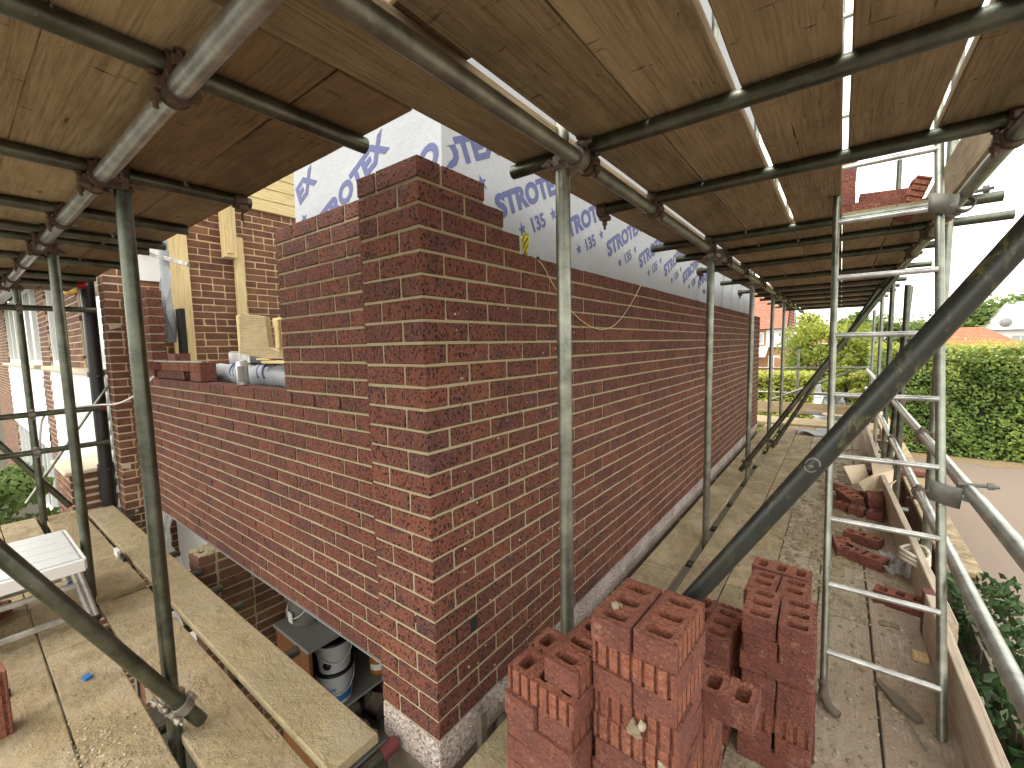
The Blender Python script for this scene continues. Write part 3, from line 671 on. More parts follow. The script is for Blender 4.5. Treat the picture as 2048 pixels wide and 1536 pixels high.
q = Geo(); q.lathe([(0, 0), (.03, 0), (.03, .002), (0, .002)], (0, 0, 0), 16); bad = [Matrix.Rotation(-.95, 4, 'Z') @ Matrix.Translation((.121, 0, .07)) @ Matrix.Rotation(R(90), 4, 'Y') @ Vector(v) + Vector((-1.83, .62, -.925)) for v in q.v]; q.v = [tuple(v) for v in bad]
q.build('round_badge', M['black_plastic'], [o for o in bpy.data.objects if o.name == 'paint_tub.001'][0])
b = Geo(); c = (-1.80, .98, -1.177); b.lathe([(0, 0), (.075, 0), (.08, .01), (.08, .17), (.06, .195), (.06, .205)], c); o = b.build('amber_jar', M['amber'], None, c); tag(o, 'amber jar with white label on the shelf beside the tubs', 'jar')
l = Geo(); l.lathe([(.064, .203), (.064, .235), (0, .237)], c); l.build('lid', M['black_plastic'], o)
l = Geo(); n = 12; l.add([(c[0]+.0815*math.cos(-1.6+i*.11), c[1]+.0815*math.sin(-1.6+i*.11), c[2]+z) for i in range(n) for z in (.04, .09)], [(2*i, 2*i+2, 2*i+3, 2*i+1) for i in range(n-1)]); l.build('label', M['white'], o)
b = Geo(); c = (-2.02, .52, -.594); b.lathe([(0, 0), (.095, 0), (.12, .22), (.125, .22), (.125, .226), (.117, .226), (.093, .006), (0, .006)], c); o = b.build('clear_bucket', M['clear'], None, c); tag(o, 'clear empty plastic bucket with wire handle on the shelf unit top', 'bucket')
l = Geo(); l.path([(c[0]+.13*math.cos(a), c[1]+.13*math.sin(a)*.9, c[2]+.2-.13*max(0, math.sin(-a*1.0))) for a in [-math.pi*i/14 for i in range(15)]], .004, 6); l.build('handle', M['cable'], o)
l = Geo(); l.box((-2.03, .40, -.55), (-1.97, .402, -.47)); l.build('paper_tag', M['white'], o)
b = Geo(); b.cbox((-1.97, .68, -.594), (-1.76, .93, -.555), .012); b.cbox((-1.99, .66, -.553), (-1.74, .95, -.540), .004); tag(b.build('plastic_tray', M['clear']), 'flat clear lidded tray on top of the shelf unit', 'tray')
b = Geo(); b.cbox((-1.78, 1.02, -.594), (-1.69, 1.14, -.42), .015); b.tube((-1.735, 1.08, -.42), (-1.735, 1.08, -.38), .02); tag(b.build('blue_bottle', M['blue_plastic']), 'dark blue plastic bottle standing at the back of the shelf top', 'bottle')
b = Geo()
for i in range(26): b.lump((random.uniform(-2.08, -1.75), random.uniform(.5, 1.5), -1.65+random.uniform(0, .08)), random.uniform(.05, .11), 1.2)
tag(b.build('garage_clutter', M['slate_and_shade']), 'jumble of dark bags and cans on the lowest garage shelf', 'clutter', kind='stuff')
# things left of the pier, under the lintel
b = Geo(); b.cbox((-4.2, .28, -.10), (-2.9, .33, -.03), .004); tag(b.build('timber_batten', M['new_wood_y']), 'pale timber batten fixed just under the front wall', 'batten')
b = Geo(); b.box((-4.3, .36, GZ+.02), (-2.7, .42, -.05)); tag(b.build('white_door', M['white']), 'white door panel behind the brick pier under the wall', 'door')
b = Geo(); NU, NV = 18, 24
vs = [(-4.30 + .62*i/NU + .03*math.sin(j*.9+i), .20 - .05*abs(math.sin(i*1.1+.2*j)) - .03*math.sin(j*.5+i*.7), -.02 - 1.2*j/NV) for i in range(NU+1) for j in range(NV+1)]
b.add(vs, [(i*(NV+1)+j, (i+1)*(NV+1)+j, (i+1)*(NV+1)+j+1, i*(NV+1)+j+1) for i in range(NU) for j in range(NV)], 0, True)
tag(b.build('plastic_sheet', M['poly']), 'crumpled translucent plastic sheet hanging under the front wall', 'sheet')


# ------------------------------------------------------------------ scaffold: tubes, couplers
TR = .02415
def tube(name, p0, p1, mat, label, cat='scaffold tube', group=None, r=TR):
    g = Geo(); g.tube(p0, p1, r, n=24, wall=.004)
    o = g.build(name, M[mat], None, p0); tag(o, label, cat, group); return o
def coupler(parent, pA, dA, pB, dB, mat='rust', bolt=1, s=1.0):
    """double coupler: a band round each tube, saddle between, and a bolt with nut beside each band"""
    pA, pB, dA, dB = Vector(pA), Vector(pB), Vector(dA).normalized(), Vector(dB).normalized()
    n = pB - pA; n = n.normalized() if n.length > 1e-4 else dA.cross(dB).normalized()
    g = Geo(); w = .040*s
    for p, d, oth, sg in ((pA, dA, dB, -1), (pB, dB, dA, 1)):
        g.band(p, d, TR+.0005, TR+.0065, w, 22)
        g.band(p + d*w*.42, d, TR+.001, TR+.0095, .006, 22); g.band(p - d*w*.42, d, TR+.001, TR+.0095, .006, 22)
        side = d.cross(n).normalized()
        for q in (1, -1):
            c = p + side*q*(TR+.012)
            mx = Matrix((( *d, 0), (*side, 0), (*n, 0), (0, 0, 0, 1))).transposed(); mx.translation = c
            g.cbox((-.016, -.010, -.012), (.016, .010, .012), .003, mat=mx)
        c = p + side*(TR+.016)*bolt
        g.tube(c - n*.045*(-sg)*-1 if False else c + n*sg*.052, c - n*sg*.030, .0058, n=10)
        g.tube(c + n*sg*.020, c + n*sg*.036, .0125, n=6); g.tube(c - n*sg*.018, c - n*sg*.026, .011, n=6)
    m = (pA + pB)/2; mx = Matrix(((*dA, 0), (*dA.cross(n).normalized(), 0), (*n, 0), (0, 0, 0, 1))).transposed(); mx.translation = m
    g.cbox((-.024, -.024, -.012), (.024, .024, .012), .004, mat=mx)
    return g.build('coupler', M[mat], parent, tuple(m))
X_, Y_, Z_ = (1, 0, 0), (0, 1, 0), (0, 0, 1)
ZL = 2.0; ZT = 2.0485
LX = .398                                   # inner right ledger
led_r = tube('scaffold_ledger', (LX, -1.7, ZL), (LX, 10.5, ZL), 'steel', 'long grey ledger tube under the upper boards, running beside the long brick wall')
led_l = tube('scaffold_ledger', (1.5, -.588, ZL), (-5.7, -.588, ZL), 'steel_bright', 'bright galvanised ledger tube crossing the top left, under the left hand boards')
led_o = tube('scaffold_ledger', (1.480, -1.2, ZL), (1.480, 10.5, ZL), 'steel', 'outer ledger tube under the upper boards, on the ladder side')
tube('scaffold_ledger', (1.585, 1.0, 2.19), (1.585, 8.2, 2.19), 'steel_dark', 'dark tube lying just outside the upper toe board by the ladder')
SX_ = .343
names = ['nearest to the brick corner', 'second along the long brick wall', 'third along the long brick wall', 'fourth along the long brick wall', 'farthest along the long brick wall']
std_r = []
for i, (y, top) in enumerate(((.322, 3.9), (2.36, 3.9), (4.15, 3.9), (5.85, 3.9), (7.3, 3.9))):
    o = tube('scaffold_standard', (SX_, y, GZ), (SX_, y, top), 'steel' if i else 'steel', 'upright scaffold tube ' + names[i] + ', between wall and deck boards', 'scaffold pole', 'uprights along the long brick wall')
    std_r.append(o); coupler(o, (SX_, y, ZL-.004), Z_, (LX, y, ZL), Y_, 'rust_grey', -1)
on_ = ['nearest outer upright beside the camera side rails', 'outer upright just behind the ladder', 'outer upright seen past the black brace', 'fourth outer upright along the hedge side', 'fifth outer upright along the hedge side', 'farthest outer upright at the deck end']
for i, (y, top) in enumerate(((.33, 3.6), (2.52, 3.4), (4.25, 1.87), (5.75, 3.4), (7.3, 3.4), (9.1, 1.9))):
    o = tube('scaffold_standard', (1.545, y, GZ), (1.545, y, top), 'steel_dark' if i in (2, 3) else 'steel', on_[i] + ' of the right hand scaffold', 'scaffold pole', 'outer uprights on the hedge side')
    if i == 0: coupler(o, (1.545, y, .83), Z_, (1.497, y, .83), Y_)
o = tube('scaffold_standard', (1.49, 4.42, .05), (1.575, 4.42, 1.87), 'steel_dark', 'short leaning tube clamped beside the outer upright past the black brace', 'scaffold pole')
coupler(o, (1.546, 4.42, 1.25), (.05, 0, 1), (1.545, 4.27, 1.25), Z_); coupler(o, (1.55, 4.42, 1.38), (.05, 0, 1), (1.545, 4.27, 1.38), Z_)
led_names = ['nearest', 'second', 'third', 'fourth', 'fifth', 'sixth', 'seventh', 'eighth', 'ninth', 'tenth', 'eleventh', 'twelfth']
TY = [(.378, .10, 1.64), (1.022, .135, 1.80), (2.05, .035, 1.66), (2.55, .05, 1.80), (3.27, .025, 1.64), (4.35, .0, 1.70), (5.5, -.02, 1.64), (6.2, .05, 1.64), (6.9, .05, 1.66), (7.85, .04, 1.64), (8.9, .05, 1.64), (10.1, .05, 1.6)]
for i, (y, x0, x1) in enumerate(TY):
    o = tube('scaffold_transom', (x0, y, ZT), (x1, y, ZT), 'steel_dark', led_names[i] + ' cross tube under the right hand upper boards, counted away from the camera', 'scaffold tube', 'cross tubes under the right upper boards')
    coupler(o, (LX, y+.0, ZL), Y_, (LX, y, ZT), X_, 'rust', 1)
    coupler(o, (1.48, y, ZL), Y_, (1.48, y, ZT), X_, 'rust', -1)
    if i in (1, 4, 6): 
        e = Geo(); e.band((x0+.02, y, ZT), X_, TR+.0005, TR+.007, .045); e.tube((x0+.02, y+.02, ZT-.02), (x0+.02, y+.02, ZT-.085), .006, n=10); e.tube((x0+.02, y+.02, ZT-.05), (x0+.02, y+.02, ZT-.066), .012, n=6); e.cbox((x0, y+.0, ZT-.045), (x0+.045, y+.04, ZT-.022), .004)
        e.build('coupler', M['rust'], o)
# left scaffold
LS = [(-.905, 2.055, 'steel_dark', 'near upright scaffold tube at the left with the brace foot clamped to it'), (-2.45, 2.055, 'steel_dark', 'second upright scaffold tube at the left, beside the step platform'), (-4.46, 2.055, 'steel_dark', 'far left upright scaffold tube in front of the white windows')]
for i, (x, top, m, lb) in enumerate(LS):
    o = tube('scaffold_standard', (x, -.535, GZ), (x, -.535, top), m, lb, 'scaffold pole', 'uprights of the left scaffold'); coupler(o, (x, -.535, ZL-.012), Z_, (x, -.588, ZL), X_, 'rust', 1)
TX = [-.13, -.98, -1.67, -2.17, -2.41, -3.12, -3.95, -4.5]
for i, x in enumerate(TX):
    o = tube('scaffold_transom', (x, -2.2, ZT), (x, -.108 + random.uniform(-.02, .02) - (.0 if i else -.02), ZT), 'steel_dark', led_names[i] + ' cross tube under the left upper boards, counted from the brick pier', 'scaffold tube', 'cross tubes under the left upper boards')
    coupler(o, (x, -.588, ZL), X_, (x, -.588, ZT), Y_, 'rust', 1)
    if i == 1:
        e = Geo(); e.band((x, -.135, ZT), Y_, TR+.0005, TR+.007, .045); e.tube((x+.02, -.135, ZT-.02), (x+.02, -.135, ZT-.085), .006, n=10); e.cbox((x, -.155, ZT-.045), (x+.04, -.115, ZT-.02), .004); e.build('coupler', M['rust'], o)
    if i == 7:
        e = Geo(); e.band((x, -.13, ZT), Y_, TR+.0005, TR+.006, .06); e.build('end_cap', M['red_plastic'], o)
# braces
br = tube('scaffold_brace', (.30, .275, -.075), (1.72, .275, 2.17), 'black_tube', 'thick black painted brace tube with yellow moss rising to the upper right', 'scaffold brace')
coupler(br, (1.615, .275, 2.0), (1.42, 0, 2.245), (1.545, .33, 2.0), Z_, 'rust')
dots = Geo()
pb = Vector((1.05, .275, 1.115)); db = Vector((1.42, 0, 2.245)).normalized(); cd_ = (Vector(cam.location) - pb); cd_ = (cd_ - db*cd_.dot(db)).normalized(); sd_ = db.cross(cd_)
for k in range(18):
    for r0, r1, a0, a1 in ((.0120, .0155, 1, 10), (.0125, .0150, 11, 17), (.001, .0045, 10, 18)):
        if not (a0 <= k < a1): continue
        vs = []
        for kk in (k, k+1):
            for rr in (r0, r1):
                a = kk*2*math.pi/18; lx, ly = rr*math.cos(a), rr*math.sin(a)*1.25; th = lx/TR
                vs.append(pb + db*ly + (cd_*math.cos(th) + sd_*math.sin(th))*(TR+.0008))
        dots.add(vs, [(0, 1, 3, 2)])
dots.build('stamped_mark', flat('worn pale stamp', (.17, .17, .16), .6, nz=.6, sc=160), br)
b2 = tube('scaffold_brace', (.285, 4.09, .03), (1.62, 4.09, 2.22), 'steel_dark', 'grey diagonal brace tube crossing the far deck, nearer one of a pair', 'scaffold brace'); coupler(b2, (.343, 4.09, .12), (1.335, 0, 2.19), (.343, 4.15, .12), Z_, 'rust')
b3 = tube('scaffold_brace', (.395, 5.79, -.05), (1.53, 5.79, 2.205), 'steel_dark', 'grey diagonal brace tube crossing the far deck, farther one of a pair', 'scaffold brace'); coupler(b3, (.432, 5.79, .02), (1.135, 0, 2.255), (.343, 5.85, .03), Z_, 'rust')
b4 = tube('scaffold_brace', (-.862, -.462, -.035), (-.862, -1.55, 2.1), 'steel_dark', 'grey diagonal brace tube clamped low to the near left upright', 'scaffold brace')
coupler(b4, (-.862, -.515, .065), (0, -1.088, 2.135), (-.905, -.535, .085), Z_, 'rust_grey', 1)
# guard rails
o = tube('guard_rail', (1.497, -1.3, .83), (1.497, 9.55, .83), 'steel_bright', 'upper bright guard rail tube along the hedge side of the deck', 'guard rail')
coupler(o, (1.497, 2.52, .83), Y_, (1.545, 2.52, .83), Z_, 'rust'); coupler(o, (1.497, 4.25, .83), Y_, (1.545, 4.25, .83), Z_, 'rust'); coupler(o, (1.497, 5.75, .83), Y_, (1.545, 5.75, .83), Z_, 'rust')
o = tube('guard_rail', (1.497, -1.3, .48), (1.497, 9.5, .48), 'steel_bright', 'lower bright guard rail tube along the hedge side of the deck', 'guard rail')
coupler(o, (1.497, 2.52, .48), Y_, (1.545, 2.52, .48), Z_, 'rust'); coupler(o, (1.497, 4.25, .48), Y_, (1.545, 4.25, .48), Z_, 'rust')
tube('guard_rail', (1.55, 9.42, .86), (-.5, 9.24, .83), 'steel', 'upper guard rail tube across the far end of the deck', 'guard rail')
tube('guard_rail', (1.50, 9.42, .335), (-.5, 9.30, .335), 'steel', 'lower guard rail tube across the far end of the deck', 'guard rail')
tube('guard_rail', (1.40, 9.30, .86), (-.6, 9.36, -.10), 'steel', 'sloping tube crossing the far end guard rails', 'guard rail')
tube('scaffold_standard', (.42, 9.47, GZ), (.42, 9.47, 1.22), 'steel', 'short upright tube at the far end of the deck', 'scaffold pole')
for z, lb in ((1.812, 'highest'), (.905, 'middle'), (.578, 'lowest')):
    o = tube('guard_rail', (-4.41, -2.0, z), (-4.41, -.066, z+.004), 'steel_dark', lb + ' of the three end rails ending at the old brick corner on the left', 'guard rail', 'end rails of the left scaffold')
    coupler(o, (-4.41, -.535, z), Y_, (-4.46, -.535, z), Z_, 'rust_grey')
    if z < 1.0 and z > .7:
        e = Geo(); e.band((-4.41, -.085, z+.004), Y_, TR+.0004, TR+.003, .035); e.build('end_cap', M['red_paint'], o)
tube('scaffold_brace', (-4.52, -1.5, 2.05), (-4.52, -.36, .02), 'steel_dark', 'diagonal brace tube across the left scaffold end, before the green shrub', 'scaffold brace')
tube('scaffold_brace', (-4.56, .0, 1.12), (-4.56, -.62, .12), 'steel', 'thin diagonal tube rising toward the black downpipe', 'scaffold brace', r=.012)
tube('scaffold_ledger', (-4.6, -.36, .88), (-4.6, -.42, -1.6), 'steel', 'short upright tube behind the far left upright', 'scaffold tube') if False else None
# tubes carrying the lower deck
lz = -.098 - TR
for i, y in enumerate((.30, .95, 1.55, 2.05, 2.75, 3.4, 4.1, 4.9, 5.75, 6.6, 7.4, 8.3)):
    o = tube('scaffold_transom', (.035 + (.02 if i % 2 else 0), y, lz), (1.62, y, lz), 'steel_dark', led_names[i] + ' cross tube under the right hand deck, showing in the board gaps', 'scaffold tube', 'cross tubes under the right deck')
for i, x in enumerate((-.235, -1.07, -1.75, -2.07, -2.42, -2.9, -3.6, -4.2)):
    tube('scaffold_transom', (x, -1.7, lz), (x, -.012 + (.03 if x < -.33 else 0), lz), 'steel_dark', led_names[i] + ' cross tube under the left deck, its end toward the front wall', 'scaffold tube', 'cross tubes under the left deck')
e = [o for o in bpy.data.objects if o.get('group') == 'cross tubes under the left deck'][0]
g = Geo(); g.band((-.235, -.05, lz), Y_, TR+.0004, TR+.0025, .07); g.build('end_cap', M['red_paint'], e)
tube('scaffold_ledger', (.398, -1.2, lz-.05), (.398, 9.4, lz-.05), 'steel_dark', 'ledger tube below the right hand deck beside the wall'); tube('scaffold_ledger', (1.48, -1.2, lz-.05), (1.48, 9.4, lz-.05), 'steel_dark', 'ledger tube below the outer edge of the right hand deck')
tube('scaffold_ledger', (.6, -.588, lz-.05), (-5.0, -.588, lz-.05), 'steel_dark', 'ledger tube below the left hand deck')
g = Geo(); g.path([(.07, .285, -.10), (.05, .30, -.13), (.03, .31, -.20)], .03, 12); g.cbox((.03, .16, -.16), (.055, .20, .02), .004); tag(g.build('wall_tie_bracket', M['rust_grey']), 'muddy metal bracket sticking out between plinth and deck', 'bracket')

# ------------------------------------------------------------------ scaffold boards
def board(x0, x1, y0, y1, z0, z1, mat, label, group, axis, skew=0., name='scaffold_board', bands=()):
    """one plank; its long edges wander a little; skew shifts the far end sideways"""
    g = Geo(); N = 26; L0, L1 = (y0, y1) if axis == 'Y' else (x0, x1); a0, a1 = (x0, x1) if axis == 'Y' else (y0, y1)
    ph = random.uniform(0, 50); c = .004
    sec = [(0, c), (c, 0), (1-c, 0), (1, c), (1, 1-c), (1-c, 1), (c, 1), (0, 1-c)]
    rings = []
    for i in range(N+1):
        u = i/N; l = L0 + (L1-L0)*u
        d0 = .0022*noise.noise((ph, u*9*(L1-L0)/2, 0)); d1 = .0022*noise.noise((ph+9, u*9*(L1-L0)/2, 3)); dz = .0012*noise.noise((ph+4, u*4, 7))
        sk = skew*u
        b0, b1 = a0+d0+sk, a1+d1+sk; zz0, zz1 = z0+dz, z1+dz
        for s_, t_ in ((b0, zz0+c), (b0+c, zz0), (b1-c, zz0), (b1, zz0+c), (b1, zz1-c), (b1-c, zz1), (b0+c, zz1), (b0, zz1-c)):
            rings.append((s_, l, t_) if axis == 'Y' else (l, s_, t_))
    F = [(i*8+k, i*8+(k+1) % 8, (i+1)*8+(k+1) % 8, (i+1)*8+k) for i in range(N) for k in range(8)]
    if axis == 'X': F = [f[::-1] for f in F]
    F = [f[::-1] for f in F]
    caps = [tuple(range(8)), tuple(N*8+k for k in reversed(range(8)))]
    if axis == 'X': caps = [f[::-1] for f in caps]
    g.add(rings, F + caps)
    o = g.build(name, M[mat], None, ((x0+x1)/2, (y0+y1)/2, z0)); return tag(o, label, 'toe board' if 'toe' in name else 'scaffold board', group)
UB0, UB1 = 2.0735, 2.1115
rows = [(.112, .335, 'against the wrapped wall'), (.384, .606, 'second row from the wrapped wall'), (.6115, .834, 'third row from the wrapped wall'), (.857, 1.069, 'fourth row from the wrapped wall'), (1.086, 1.295, 'fifth row from the wrapped wall'), (1.313, 1.53, 'outermost row over the ladder side')]
for i, (a, b, nm) in enumerate(rows):
    segs = [(-1.6, 2.045), (2.055, 6.195), (6.205, 10.3)]
    if i >= 4: segs = [(-1.6, 1.075), (2.16, 6.195), (6.205, 10.3)]
    for k, (y0, y1) in enumerate(segs):
        if k and i: a = .384 + (i-1)*.2295 + .0015*(k == 2); b = a + .2262
        board(a, b, y0 + random.uniform(-.003, .003), y1, UB0, UB1, 'board_y', ['near', 'middle', 'far'][k] + ' length of brown overhead board, ' + nm, 'overhead boards on the right', 'Y')
lrows = [(-.325, -.10, 'nearest the brick walls', 'board_x_dark'), (-.548, -.331, 'second row from the brick walls', 'board_x_dark'), (-.7797, -.568, 'third row from the brick walls', 'board_x'), (-1.003, -.7803, 'fourth row from the brick walls', 'board_x'), (-1.23, -1.008, 'fifth row from the brick walls', 'board_x'), (-1.46, -1.236, 'sixth row from the brick walls', 'board_x')]
for i, (a, b, nm, mt) in enumerate(lrows):
    for k, (x0, x1) in enumerate(((-2.16, .104), (-5.4, -2.17))):
        board(x0, x1, a, b, UB0, UB1, mt, ['right hand', 'left hand'][k] + ' length of overhead board, ' + nm, 'overhead boards on the left', 'X')
board(-.45, 1.35, -.345, -.112, UB1+.001, UB1+.038, 'board_x_dark', 'dark board lapped over the other overhead boards above the brick corner', None, 'X')
DZ0, DZ1 = -.098, -.060
drows = [(.086, .306, 'hard against the brick wall', 'deck_y'), (.364, .580, 'second row from the brick wall', 'deck_y'), (.586, .806, 'third row from the brick wall', 'deck_y'), (.811, 1.036, 'fourth row from the brick wall', 'deck_mud'), (1.042, 1.258, 'fifth row from the brick wall', 'deck_mud'), (1.267, 1.487, 'outermost row beside the toe board', 'deck_pink')]
for i, (a, b, nm, mt) in enumerate(drows):
    segs = [(-1.3, .49), (.50, 4.1), (4.11, 7.75)] if i in (1,) else [(-1.3 if i else -.28, 1.80), (1.806, 4.9), (4.91, 7.75)] if i % 2 == 0 else [(-1.3, 2.55), (2.556, 5.2), (5.21, 7.75)]
    for k, (y0, y1) in enumerate(segs):
        mt2 = 'deck_pink' if (i == 4 and k == 0) else mt
        board(a, b, y0, y1, DZ0, DZ1, mt2, ['near', 'middle', 'far'][k] + ' length of muddy deck board, ' + nm, 'deck boards on the right', 'Y')
for i in range(4):
    y0 = 7.77 + i*.232; board(-.6, 1.62, y0, y0+.222, DZ0+.0, DZ1+.03*(i == 0), 'deck_x_plain', ['first', 'second', 'third', 'fourth'][i] + ' pale board laid crosswise at the far end of the deck', 'crosswise boards at the deck end', 'X')
board(-.5, 1.46, 9.19, 9.228, DZ1, .165, 'board_x', 'brown toe board on edge across the far end of the deck', None, 'X', name='toe_board')
ld = [(-.268, -.078, [(-4.45, -.255)], 'beside the front wall opening', 'deck_x_plain'), (-.522, -.292, [(-2.33, .06), (-4.6, -2.40)], 'inside the near upright', 'deck_x'), (-.775, -.568, [(-1.95, .3), (-4.7, -1.955)], 'outside the near upright', 'deck_x'), (-1.003, -.781, [(-2.2, .3), (-4.7, -2.205)], 'beneath the step platform', 'deck_x'), (-1.23, -1.01, [(-2.2, .3), (-4.7, -2.205)], 'on the outer side of the left deck', 'deck_x'), (-1.46, -1.236, [(-2.2, .3), (-4.7, -2.205)], 'at the outer edge of the left deck', 'deck_x')]
for i, (a, b, segs, nm, mt) in enumerate(ld):
    for k, (x0, x1) in enumerate(segs):
        up = .014 if (i == 1 and k == 1) else (.016 if i == 0 else 0)
        board(x0, x1, a, b, DZ0+up, DZ1+up, mt, (['near', 'far'][k] + ' length of ' if len(segs) > 1 else 'single long ') + 'sandy deck board, ' + nm, 'deck boards on the left', 'X')
def toe(x0, y0, x1, y1, label, band=None):
    g = None; o = board(x0, x0+.038, y0, y1, DZ1+.0, .162, 'toe', label, 'toe boards along the hedge side', 'Y', skew=x1-x0, name='toe_board')
    if band:
        b = Geo(); yb = y1; b.box((x1-.002, yb-.055, DZ1+.001), (x1+.040, yb+.003, .1645)); b.build('painted_end', M['red_paint'], o)
toe(1.535, -.75, 1.462, 1.90, 'near pale toe board with a dark red painted end', True)
toe(1.508, 1.62, 1.402, 4.65, 'second pale toe board, tied with rope to an upright')
toe(1.430, 4.2, 1.405, 7.7, 'far pale toe board beyond the cardboard box')
board(1.505, 1.543, .6, 4.6, UB1, UB1+.225, 'board_y', 'brown toe board standing on the upper lift beyond the ladder', None, 'Y', name='toe_board')
g = Geo()
for k in range(3): g.path([(1.40+.03*math.sin(t_), 2.34 + .008*k, .10+.03*math.cos(t_)) if False else (1.485 + .062*math.cos(t_), 2.42 + .10*math.sin(t_) + .006*k, .10 + .022*k + .012*math.sin(t_*2)) for t_ in [i*2*math.pi/20 for i in range(21)]], .010, 7)
tag(g.build('rag_rope', M['rope']), 'pale rag rope tying the toe board to the upright', 'rope')
# ladder
lad = thing('ladder', (1.26, 1.1, DZ1), 'galvanised pole ladder leaning through the gap in the upper boards', 'ladder')
def lad_y(z): return 1.10 + .25*(z+.06)
def lxl(z): return 1.086 - .017*z
def lxr(z): return 1.437 - .020*z
for nm, f, r in (('stile', lxl, .0135), ('stile', lxr, .0155)):
    g = Geo(); g.tube((f(-.06), lad_y(-.06)+ (0 if f is lxl else .03), -.057), (f(3.2), lad_y(3.2), 3.2), r, n=18, wall=.003); g.build(nm, M['steel'], lad)
for i in range(12):
    z = .125 + i*.26; g = Geo(); yy = lad_y(z); a = Vector((lxl(z)+.006, yy, z)); b = Vector((lxr(z)-.006, yy, z-.001))
    g.tube(a, b, .0115, n=14)
    for q in range(4): g.tube(a + Vector((0, -.0095+.003*q, .008-.005*q)), b + Vector((0, -.0095+.003*q, .008-.005*q)), .0022, n=6)
    g.build('rung', M['alu'], lad)
g = Geo(); g.path([(lxl(-.06)-.002, 1.085, .03), (lxl(-.06), 1.08, -.02), (lxl(-.06)+.02, 1.05, -.045), (lxl(-.06)+.05, 1.03, -.048)], [.017, .018, .017, .016], 10); g.build('rubber_foot', M['slate_and_shade'], lad)
def ladder_clamp(z, xr, yr, label):
    g = Geo(); y = lad_y(z); c = Vector((lxr(z), y, z))
    for i in range(9):
        pass
    prof = [(-.040, -.018), (-.018, -.024), (.008, -.024), (.034, -.022), (.056, -.010)]
    vs = []
    for zz, k in ((.040, 1.), (-.040, .88)):
        for dx, dy in prof: vs.append((c.x + dx*k, c.y + dy, c.z + zz - dx*.25))
    for zz, k in ((.040, 1.), (-.040, .88)):
        for dx, dy in prof: vs.append((c.x + dx*k, c.y + dy - .004, c.z + zz - dx*.25))
    n = 5; F = []
    for i in range(n-1): F += [(i, i+1, n+i+1, n+i), (2*n+i+1, 2*n+i, 3*n+i, 3*n+i+1), (i+1, i, 2*n+i, 2*n+i+1), (n+i, n+i+1, 3*n+i+1, 3*n+i)]
    F += [(0, n, 3*n, 2*n), (n-1, 2*n-1+0, 4*n-1, 3*n-1)]
    g.add(vs, F, 0, True)
    g.band((xr, yr, z), Y_, TR+.0005, TR+.007, .05)
    g.tube((xr-.03, yr-.02, z+.034), (xr+.075, yr-.03, z+.042), .007, n=10); g.tube((xr+.045, yr-.025, z+.04), (xr+.062, yr-.026, z+.042), .015, n=6)
    return tag(g.build('ladder_clamp', M['clamp_grey']), label, 'clamp', 'clamps holding the ladder')
ladder_clamp(1.955, 1.48, 1.66, 'grey plate clamp fixing the ladder to the outer ledger, under the upper boards'); ladder_clamp(.815, 1.497, 1.36, 'grey plate clamp fixing the ladder to the bright guard rail')

# ------------------------------------------------------------------ loose bricks
def brick_mesh(name, Lb, slots, groove=True):
    bm = bmesh.new(); w = HB; c = .004
    out = [(-w/2+c, -Lb/2), (w/2-c, -Lb/2), (w/2, -Lb/2+c)]
    if groove:
        n = max(2, int(round(7*Lb/.215)))
        for i in range(n):
            y = -Lb/2 + Lb*(i+.5)/n; gw = .0050
            out += [(w/2, y-gw), (w/2-.010, y-gw*.8), (w/2-.010, y+gw*.8), (w/2, y+gw)]
    out += [(w/2, Lb/2-c), (w/2-c, Lb/2), (-w/2+c, Lb/2), (-w/2, Lb/2-c), (-w/2, -Lb/2+c)]
    loops = [out]
    for i in range(slots):
        y = -Lb/2 + Lb*(i+.5)/slots; hx, hy, k = .031, .0185, .010
        loops.append([(-hx+k, y-hy), (hx-k, y-hy), (hx-k*.3, y-hy+k*.4), (hx, y-hy+k), (hx, y+hy-k), (hx-k*.3, y+hy-k*.4), (hx-k, y+hy), (-hx+k, y+hy), (-hx+k*.3, y+hy-k*.4), (-hx, y+hy-k), (-hx, y-hy+k), (-hx+k*.3, y-hy+k*.4)])
    es = []
    for lp in loops:
        vs = [bm.verts.new((x, y, 0)) for x, y in lp]
        es += [bm.edges.new((vs[i], vs[(i+1) % len(vs)])) for i in range(len(vs))]
    r = bmesh.ops.triangle_fill(bm, use_beauty=True, use_dissolve=False, edges=es)
    # keep only faces outside the slots
    def inside(f):
        cx, cy = f.calc_center_median()[:2]
        for i in range(slots):
            y = -Lb/2 + Lb*(i+.5)/slots
            if abs(cx) < .031 and abs(cy-y) < .0185: return True
        return False
    bmesh.ops.delete(bm, geom=[f for f in bm.faces if inside(f)], context='FACES_ONLY')
    ex = bmesh.ops.extrude_face_region(bm, geom=list(bm.faces)[:])
    bmesh.ops.translate(bm, vec=(0, 0, BH), verts=[g for g in ex['geom'] if isinstance(g, bmesh.types.BMVert)])
    bmesh.ops.recalc_face_normals(bm, faces=list(bm.faces))
    me = bpy.data.meshes.new(name); bm.to_mesh(me); bm.free(); me.materials.append(M['brick_loose'])
    at = me.attributes.new('tint', 'FLOAT_COLOR', 'POINT')
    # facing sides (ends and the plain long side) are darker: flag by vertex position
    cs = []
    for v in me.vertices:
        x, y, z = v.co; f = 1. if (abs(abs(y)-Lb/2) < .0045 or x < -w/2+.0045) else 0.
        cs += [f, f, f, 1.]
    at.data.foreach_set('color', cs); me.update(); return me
BM3 = brick_mesh('perforated_brick', .215, 3); BM1 = brick_mesh('half_brick', .10, 1, False); BMP = brick_mesh('plain_face_brick', .215, 3, False)
